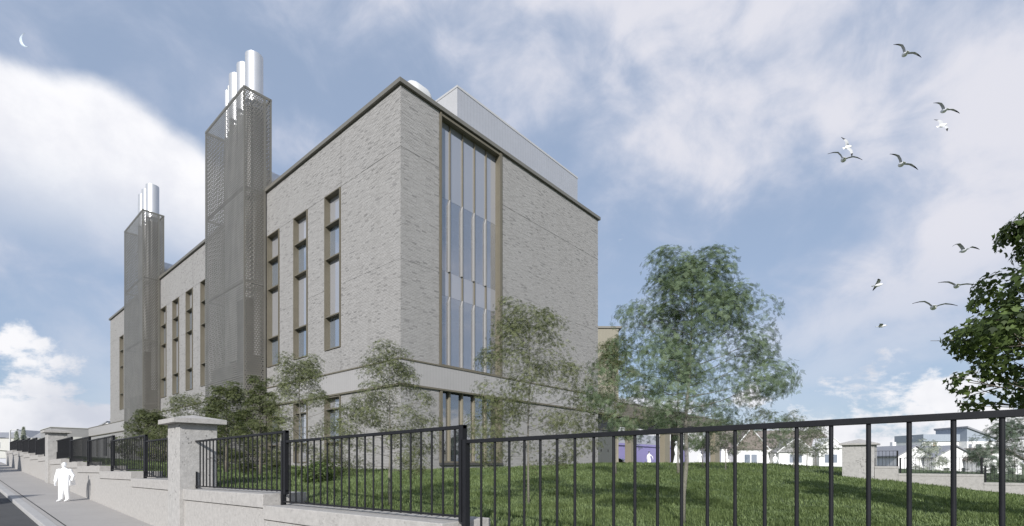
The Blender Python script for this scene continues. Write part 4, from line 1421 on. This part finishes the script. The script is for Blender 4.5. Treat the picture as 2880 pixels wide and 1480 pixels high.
def conifer(x, y, z0, h_, r0, label, seed):
    t = thing('conifer_tree', (x, y, z0), label, 'tree', 'pale conifers up the street')
    m_ = MB(); m_.tube([(x, y, z0 - .5), (x, y, z0 + h_ * .95)], [.12, .02], 8); build(m_, 'trunk', 'bark', t)
    r_ = np.random.default_rng(seed)
    n_ = 900
    f = r_.uniform(0.05, 1, n_) ** .8
    an = r_.uniform(0, 2 * PI, n_)
    rad = r0 * (1 - f) * r_.uniform(.5, 1.1, n_) + .03
    cen = np.stack([np.cos(an) * rad, np.sin(an) * rad, f * h_], 1)
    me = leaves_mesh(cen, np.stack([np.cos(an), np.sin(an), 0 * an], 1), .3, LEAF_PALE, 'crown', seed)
    o = link(bpy.data.objects.new('crown', me)); o.parent = t


conifer(-5.6, 108, 2.0, 4.6, .9, 'taller pointed pale conifer over the distant railings', 61)
conifer(-6.6, 107, 2.0, 3.7, .8, 'shorter pointed pale conifer over the distant railings', 62)


def shrub(x, y, r_, h_, label, seed, mat, n_=900, leaf=.09):
    z0 = g(x, y) - .03
    t = thing('shrub', (x, y, z0), label, 'shrub', 'shrubs on the lawn')
    q = np.random.default_rng(seed)
    u = q.normal(size=(n_, 3)); u /= np.linalg.norm(u, axis=1, keepdims=True)
    rad = q.uniform(.45, 1, n_) ** .5 * (1 + .25 * np.sin(3 * np.arctan2(u[:, 1], u[:, 0]) + seed))
    cen = u * rad[:, None] * np.array([r_, r_, h_ * .5]) + np.array([0, 0, h_ * .5])
    me = leaves_mesh(cen, u * .6, leaf, mat, 'foliage', seed)
    o = link(bpy.data.objects.new('foliage', me)); o.parent = t
    m_ = MB()
    for k_ in range(7):
        a = k_ * .9
        m_.tube([(x, y, z0), (x + math.cos(a) * r_ * .3, y + math.sin(a) * r_ * .3, z0 + h_ * .45), (x + math.cos(a) * r_ * .7, y + math.sin(a) * r_ * .7, z0 + h_ * .8)], [.02, .014, .005], 5)
    build(m_, 'stem', 'bark', t)


shrub(-8.4, -7.0, .55, .75, 'bright leafy shrub behind the tall dark railing post', 71, LEAF_DENSE, 1100, .075)
shrub(-7.6, -5.9, .60, .70, 'rounded shrub between the near pier and the tall dark post', 72, LEAF_DENSE, 1000, .075)
shrub(-6.3, -4.6, .70, .95, 'taller shrub under the trees before the strip windows', 73, LEAF_HEDGE, 1100, .08)

# ------------------------------------------------------------------ people: plain white figures
def remesh(o, vox, sm=6):
    m_ = o.modifiers.new('union', 'REMESH'); m_.mode = 'VOXEL'; m_.voxel_size = vox; m_.use_smooth_shade = True
    s_ = o.modifiers.new('soften', 'SMOOTH'); s_.factor = .5; s_.iterations = sm


def ering(cx, cy, z, rx, ry, n_=20):
    return [(cx + rx * math.cos(2 * PI * k_ / n_), cy + ry * math.sin(2 * PI * k_ / n_), z) for k_ in range(n_)]


def head(mb, x, y, z, s_=1.0):
    """Skull, jaw, nose, brow, mouth and ears; the face looks towards -y."""
    mb.ellipsoid((x, y + .008 * s_, z + .02 * s_), .075 * s_, .095 * s_, .098 * s_)
    mb.ellipsoid((x, y - .022 * s_, z - .055 * s_), .055 * s_, .068 * s_, .062 * s_)
    mb.ellipsoid((x, y - .098 * s_, z - .012 * s_), .013 * s_, .022 * s_, .026 * s_, 10, 7)
    mb.ellipsoid((x, y - .083 * s_, z - .058 * s_), .026 * s_, .012 * s_, .009 * s_, 10, 6)
    for q in (-1, 1):
        mb.ellipsoid((x + q * .076 * s_, y + .012 * s_, z - .005 * s_), .010 * s_, .022 * s_, .030 * s_, 8, 6)
        mb.ellipsoid((x + q * .03 * s_, y - .082 * s_, z + .012 * s_), .012 * s_, .010 * s_, .008 * s_, 8, 6)


def hand(mb, w_, dirn, side, s_=1.0):
    """Palm, four fingers and a thumb hanging from the wrist."""
    w_ = Vector(w_); dirn = Vector(dirn).normalized()
    pc = w_ + dirn * .055 * s_
    mb.ellipsoid(pc, .022 * s_, .042 * s_, .052 * s_, 12, 8)
    for i, L_ in enumerate((.066, .076, .072, .056)):
        y = (-.030 + i * .020) * s_
        a = pc + Vector((0, y, 0)) + dirn * .035 * s_
        b = a + dirn * L_ * .55 * s_ + Vector((-side * .006, 0, 0))
        c_ = b + dirn * L_ * .45 * s_ + Vector((-side * .022 * s_, 0, 0))
        mb.tube([a, b, c_], [.0095 * s_, .009 * s_, .0075 * s_], 8)
    a = pc + Vector((0, -.030 * s_, .015 * s_))
    mb.tube([a, a + Vector((-side * .01, -.026 * s_, -.022 * s_)), a + Vector((-side * .018, -.034 * s_, -.052 * s_))], [.012 * s_, .0105 * s_, .008 * s_], 8)


def shoe(mb, x, y, z=0.0):
    mb.loft([ering(x, y, z + .004, .045, .135), ering(x, y, z + .03, .048, .138), ering(x, y + .02, z + .06, .045, .11), ering(x, y + .06, z + .10, .045, .06)])


pm = thing('person', (-12.74, 6.40, float(STREET(0, 6.4))), 'white figure of a man in jacket walking down the pavement with a folder', 'person', 'white figures', rotz=VIEW)
mb = MB()
mb.loft([ering(0, 0, .76, .190, .13), ering(0, 0, .90, .215, .145), ering(0, 0, 1.05, .225, .15), ering(0, 0, 1.20, .25, .15), ering(0, 0, 1.31, .25, .13), ering(0, .005, 1.375, .17, .095), ering(0, .005, 1.41, .08, .07)])
mb.tube([(0, .005, 1.36), (0, -.005, 1.47)], [.066, .060], 14)
head(mb, 0, -.01, 1.542, 1.04)
for s_, fy in ((-1, -.05), (1, .05)):
    mb.tube([(s_ * .10, 0, .86), (s_ * .105, fy * .35 - .02, .46), (s_ * .11, fy, .09)], [.118, .095, .082], 16)
    shoe(mb, s_ * .118, fy - .06)
mb.tube([(-.235, 0, 1.30), (-.345, .02, 1.06), (-.325, -.07, .83)], [.085, .074, .056], 14)
mb.ellipsoid((-.235, 0, 1.295), .095, .095, .095)
hand(mb, (-.325, -.07, .83), (.05, -.15, -1), -1, 1.1)
mb.tube([(.235, 0, 1.30), (.355, .03, 1.07), (.345, -.05, .86)], [.085, .074, .056], 14)
mb.ellipsoid((.235, 0, 1.295), .095, .095, .095)
hand(mb, (.345, -.05, .86), (-.05, -.1, -1), 1, 1.1)
o = build(mb, 'body', 'figure_white', pm)
remesh(o, .0095)
fol = thing('folder', (-12.515, 6.13, float(STREET(0, 6.4)) + .68), 'flat white folder held in the walking man\'s hand', 'folder', rotz=VIEW)
mb = MB(); mb.box(-.015, .012, -.13, .13, 0, .22); mb.box(-.011, .008, -.125, .125, .22, .225); build(mb, 'cover', 'figure_white', fol, bevel=.004)


def woman(x, y, z, rz, H, label, hat=False, skirt=1.0, gown=False, arm=.30):
    t = thing('person', (x, y, z), label, 'person', 'white figures', rotz=rz)
    k_ = H / 1.65
    mb = MB()
    if gown:
        rr_ = [(.0, .33, .30), (.06, .32, .28), (.3, .25, .21), (.6, .185, .15), (.86, .165, .125), (1.0, .125, .10), (1.15, .145, .11), (1.28, .165, .10), (1.34, .10, .07), (1.38, .055, .055)]
    else:
        rr_ = [(.40, .24 * skirt, .20), (.6, .21 * skirt, .17), (.86, .165, .13), (1.0, .135, .105), (1.15, .15, .115), (1.28, .17, .10), (1.34, .10, .075), (1.38, .055, .055)]
    mb.loft([ering((.05 if gown else 0) * (1 - a), 0, a * k_, b * k_, c_ * k_) for a, b, c_ in rr_])
    mb.tube([(0, 0, 1.34 * k_), (0, -.01, 1.45 * k_)], [.05 * k_, .047 * k_], 12)
    head(mb, 0, -.01, 1.53 * k_, .95 * k_)
    mb.ellipsoid((0, .03, 1.56 * k_), .098 * k_, .098 * k_, .105 * k_)          # hair
    if hat:
        mb.loft([ering(0, .02, 1.57 * k_, .17, .17), ering(0, .02, 1.585 * k_, .175, .175), ering(0, .02, 1.60 * k_, .12, .12), ering(0, .02, 1.68 * k_, .10, .10), ering(0, .02, 1.70 * k_, .05, .05)])
    if not gown:
        for s_ in (-1, 1):
            mb.tube([(s_ * .075, 0, .6), (s_ * .078, -.01, .42), (s_ * .08, .02, .09)], [.07, .055, .042], 12)
            shoe(mb, s_ * .085, -.04)
    for s_, a in ((-1, .24), (1, arm)):
        mb.tube([(s_ * .16, 0, 1.27 * k_), (s_ * (a - .03), .02, 1.02 * k_), (s_ * a, -.05, .80 * k_)], [.05, .042, .03], 12)
        hand(mb, (s_ * a, -.05, .80 * k_), (0, -.1, -1), s_, .92)
    o = build(mb, 'body', 'figure_white', t)
    remesh(o, .012)
    return t


woman(36.1, 3.2, g(36.1, 3.2) + .06, VIEW, 1.62, 'white figure of a woman in knee length coat before the purple shed', skirt=1.0, arm=.42)
woman(21.6, -6.1, g(21.6, -6.1) + .02, VIEW + R(40), 1.68, 'white figure in a long gown and hat walking on the lawn crest', hat=True, gown=True)
woman(38.2, -1.7, g(38.2, -1.7), VIEW - R(30), 1.62, 'faint distant white figure beside the third canopy column', skirt=.9)
woman(40.5, -8.6, g(40.5, -8.6) - .3, VIEW, 1.5, 'small distant white figure in front of the bungalow', skirt=.9)

# ------------------------------------------------------------------ parked car
def car(x, y, z, rz):
    t = thing('parked_car', (x, y, z), 'dark grey hatchback parked behind the first canopy column', 'car', rotz=rz)
    body = MB()
    # side profile from rear to nose, lofted across the width
    prof = [(-2.05, .35), (-2.08, .62), (-2.02, .90), (-1.6, .96), (-1.0, .97), (.55, .96), (1.25, .90), (1.80, .80), (2.05, .66), (2.10, .48), (2.05, .30), (1.65, .26), (-1.6, .26)]
    rings = []
    for yy, sc in ((-.86, .93), (-.84, .985), (-.6, 1.0), (0, 1.0), (.6, 1.0), (.84, .985), (.86, .93)):
        rings.append([(px_ * (sc if abs(px_) > 1.5 else 1), yy, .58 + (pz - .58) * sc) for px_, pz in prof])
    body.loft(rings)
    build(body, 'body', 'car_paint', t, auto=35)
    cab = MB()
    cp = [(-1.75, .94), (-1.35, 1.38), (-.9, 1.46), (.0, 1.45), (.35, 1.36), (1.05, .94)]
    cab.loft([[(px_, yy, .94 + (pz - .94) * 1.0) for px_, pz in cp] for yy in (-.60, -.3, .3, .60)])
    build(cab, 'roof', 'car_paint', t, auto=35)
    for s_ in (-1, 1):
        m_ = MB(); m_.prism([(-1.45, 1.0), (-1.2, 1.33), (.05, 1.38), (.35, 1.30), (.85, 1.0)], s_ * .603, s_ * .615, 'y'); build(m_, 'side_window', GLASS_DARK, t)
    m_ = MB(); m_.add([(.40, -.55, 1.36), (.40, .55, 1.36), (1.07, .58, .97), (1.07, -.58, .97)], [(0, 1, 2, 3)]); build(m_, 'windscreen', GLASS_DARK, t)
    for wx in (-1.32, 1.32):
        for s_ in (-1, 1):
            m_ = MB()
            rg_ = lambda yy, q: [(wx + q * math.cos(2 * PI * k_ / 24), yy, .32 + q * math.sin(2 * PI * k_ / 24)) for k_ in range(24)]
            m_.loft([rg_(s_ * .70, .31), rg_(s_ * .72, .32), rg_(s_ * .87, .32), rg_(s_ * .885, .30), rg_(s_ * .885, .22), rg_(s_ * .86, .21)])
            wl_ = build(m_, 'wheel', 'tyre', t, auto=40)
            m_ = MB()
            for q in range(5):
                a = 2 * PI * q / 5
                m_.tube([(wx, s_ * .87, .32), (wx + .2 * math.cos(a), s_ * .87, .32 + .2 * math.sin(a))], [.04, .025], 6)
            build(m_, 'rim', 'alloy', wl_)
    for s_ in (-1, 1):
        m_ = MB(); m_.ellipsoid((1.93, s_ * .66, .68), .12, .16, .07, 14, 8); build(m_, 'headlight', 'lamp_glass', t, smooth=True)
    m_ = MB()
    for q in range(4):
        m_.box(2.07, 2.115, -.42, .42, .44 + q * .06, .465 + q * .06)
    build(m_, 'grille', 'chrome', t)
    m_ = MB(); m_.box(2.06, 2.12, -.75, .75, .30, .38); build(m_, 'bumper', 'panel_dark', t)
    for s_ in (-1, 1):
        m_ = MB(); m_.ellipsoid((.72, s_ * .96, 1.02), .07, .10, .06, 10, 7); build(m_, 'wing_mirror', 'car_paint', t, smooth=True)


car(36.1, 8.6, g(36.1, 8.6) + .04, VIEW - R(24))

# ------------------------------------------------------------------ gulls
def gull(x, y, z, span, roll, yaw, pitch, lift, label):
    t = thing('seagull', (x, y, z), label, 'bird', 'gulls in flight')
    ORG[t.name] = Vector((0, 0, 0))
    t.rotation_mode = 'QUATERNION'
    q = (Matrix.Rotation(R(-90) + R(yaw), 4, 'Z') @ Matrix.Rotation(R(pitch), 4, 'X') @ Matrix.Rotation(R(roll), 4, 'Y'))
    t.rotation_quaternion = q.to_quaternion()
    t.scale = (span * 1.2,) * 3
    b = MB()
    prof = [(-.19, .008, .0), (-.15, .022, .0), (-.08, .048, .0), (0, .062, -.002), (.08, .055, .002), (.135, .036, .012), (.165, .036, .02), (.195, .028, .02), (.215, .012, .015)]
    b.loft([[(r_ * 1.3 * math.cos(2 * PI * k_ / 12), yy, zz + r_ * 1.2 * math.sin(2 * PI * k_ / 12)) for k_ in range(12)] for yy, r_, zz in prof])
    build(b, 'body', 'gull_white', t, smooth=True)
    m_ = MB(); m_.tube([(0, .21, .014), (0, .235, .010), (0, .25, .002)], [.010, .007, .002], 6); build(m_, 'bill', 'gull_bill', t)
    m_ = MB(); m_.add([(-.02, -.14, .012), (.02, -.14, .012), (.055, -.27, .004), (0, -.285, .004), (-.055, -.27, .004), (-.02, -.14, -.002), (.02, -.14, -.002), (.055, -.27, -.001), (0, -.285, -.001), (-.055, -.27, -.001)],
                      [(0, 1, 2, 3, 4), (9, 8, 7, 6, 5), (0, 5, 6, 1), (1, 6, 7, 2), (2, 7, 8, 3), (3, 8, 9, 4), (4, 9, 5, 0)]); build(m_, 'tail', 'gull_white', t)
    for s_ in (-1, 1):
        lf = lift if s_ < 0 else lift * .7
        stn = [(.03, .06, .01, .20), (.13, .085, .01 + .09 * lf, .19), (.24, .09, .01 + .15 * lf, .17), (.36, .04, .01 + .13 * lf, .13)]
        tip = [stn[-1], (.45, -.03, .01 + .09 * lf, .08), (.52, -.09, .01 + .05 * lf, .02)]
        for nm, ss, mt in (('wing', stn, 'gull_grey'), ('wing_tip', tip, 'gull_tip')):
            w_ = MB()
            w_.loft([[(s_ * xx, yy, zz), (s_ * xx, yy - ch * .35, zz + .011), (s_ * xx, yy - ch, zz), (s_ * xx, yy - ch * .35, zz - .005)] for xx, yy, zz, ch in ss])
            build(w_, nm, mt, t)


gull(14.07, -20.55, 19.52, 1.15, 30, 25, 20, 1.1, 'topmost gull, wings bent, high over the lawn')
gull(17.93, -21.94, 18.22, 1.15, 24, 30, 20, 1.0, 'gull directly above another, upper of the close pair near the picture edge')
gull(20.50, -21.85, 18.79, 0.95, 62, -50, 15, .5, 'banking white gull just under the upper one of the edge pair')
gull(17.04, -17.88, 17.58, 1.05, 78, -35, 20, .4, 'steeply banking white gull, upper of the close pair farther from the edge')
gull(12.13, -18.34, 14.47, 1.22, 22, 15, 15, 1.1, 'gull with spread wings just under the steeply banking one')
gull(13.95, -20.42, 14.25, 1.2, 34, 25, 15, 1.0, 'lone gull tilting, level with the close pair')
gull(18.60, -22.71, 10.97, 1.05, 8, 35, 5, 1.6, 'gull with raised wings above the dark tree tip')
gull(20.61, -18.93, 10.6, 0.95, -18, -70, 5, .8, 'white gull seen side on, over open blue sky')
gull(15.68, -22.41, 8.44, 1.2, 14, 10, 2, .7, 'gull gliding close beside the dark tree')
gull(12.35, -21.63, 6.80, 1.25, 12, 8, 2, 1.0, 'gull with longest spread wings below the one by the dark tree')
gull(25.70, -18.68, 9.24, 1.0, 0, -85, 0, .5, 'lowest small white gull, seen side on')

# ------------------------------------------------------------------ daytime moon
mo = thing('crescent_moon', (7.44, 254.9, 168.3), 'thin pale crescent moon high over the street', 'moon', rotz=VIEW)
mb = MB()
n_ = 28
rings = []
for i in range(n_ + 1):
    a = R(88) + R(190) * i / n_
    f = math.sin(PI * i / n_)
    ro = 2.9
    wd = .03 + 1.05 * f ** 1.2
    dx_, dz_ = math.cos(a + R(12)), math.sin(a + R(12))
    th = .03 + .35 * f
    rings.append([(dx_ * ro, 0, dz_ * ro), (dx_ * (ro - wd * .5), -th, dz_ * (ro - wd * .5)), (dx_ * (ro - wd), 0, dz_ * (ro - wd)), (dx_ * (ro - wd * .5), th, dz_ * (ro - wd * .5))])
mb.loft(rings)
build(mb, 'disc', 'moon_white', mo, auto=60)
print('objects', len(bpy.data.objects))
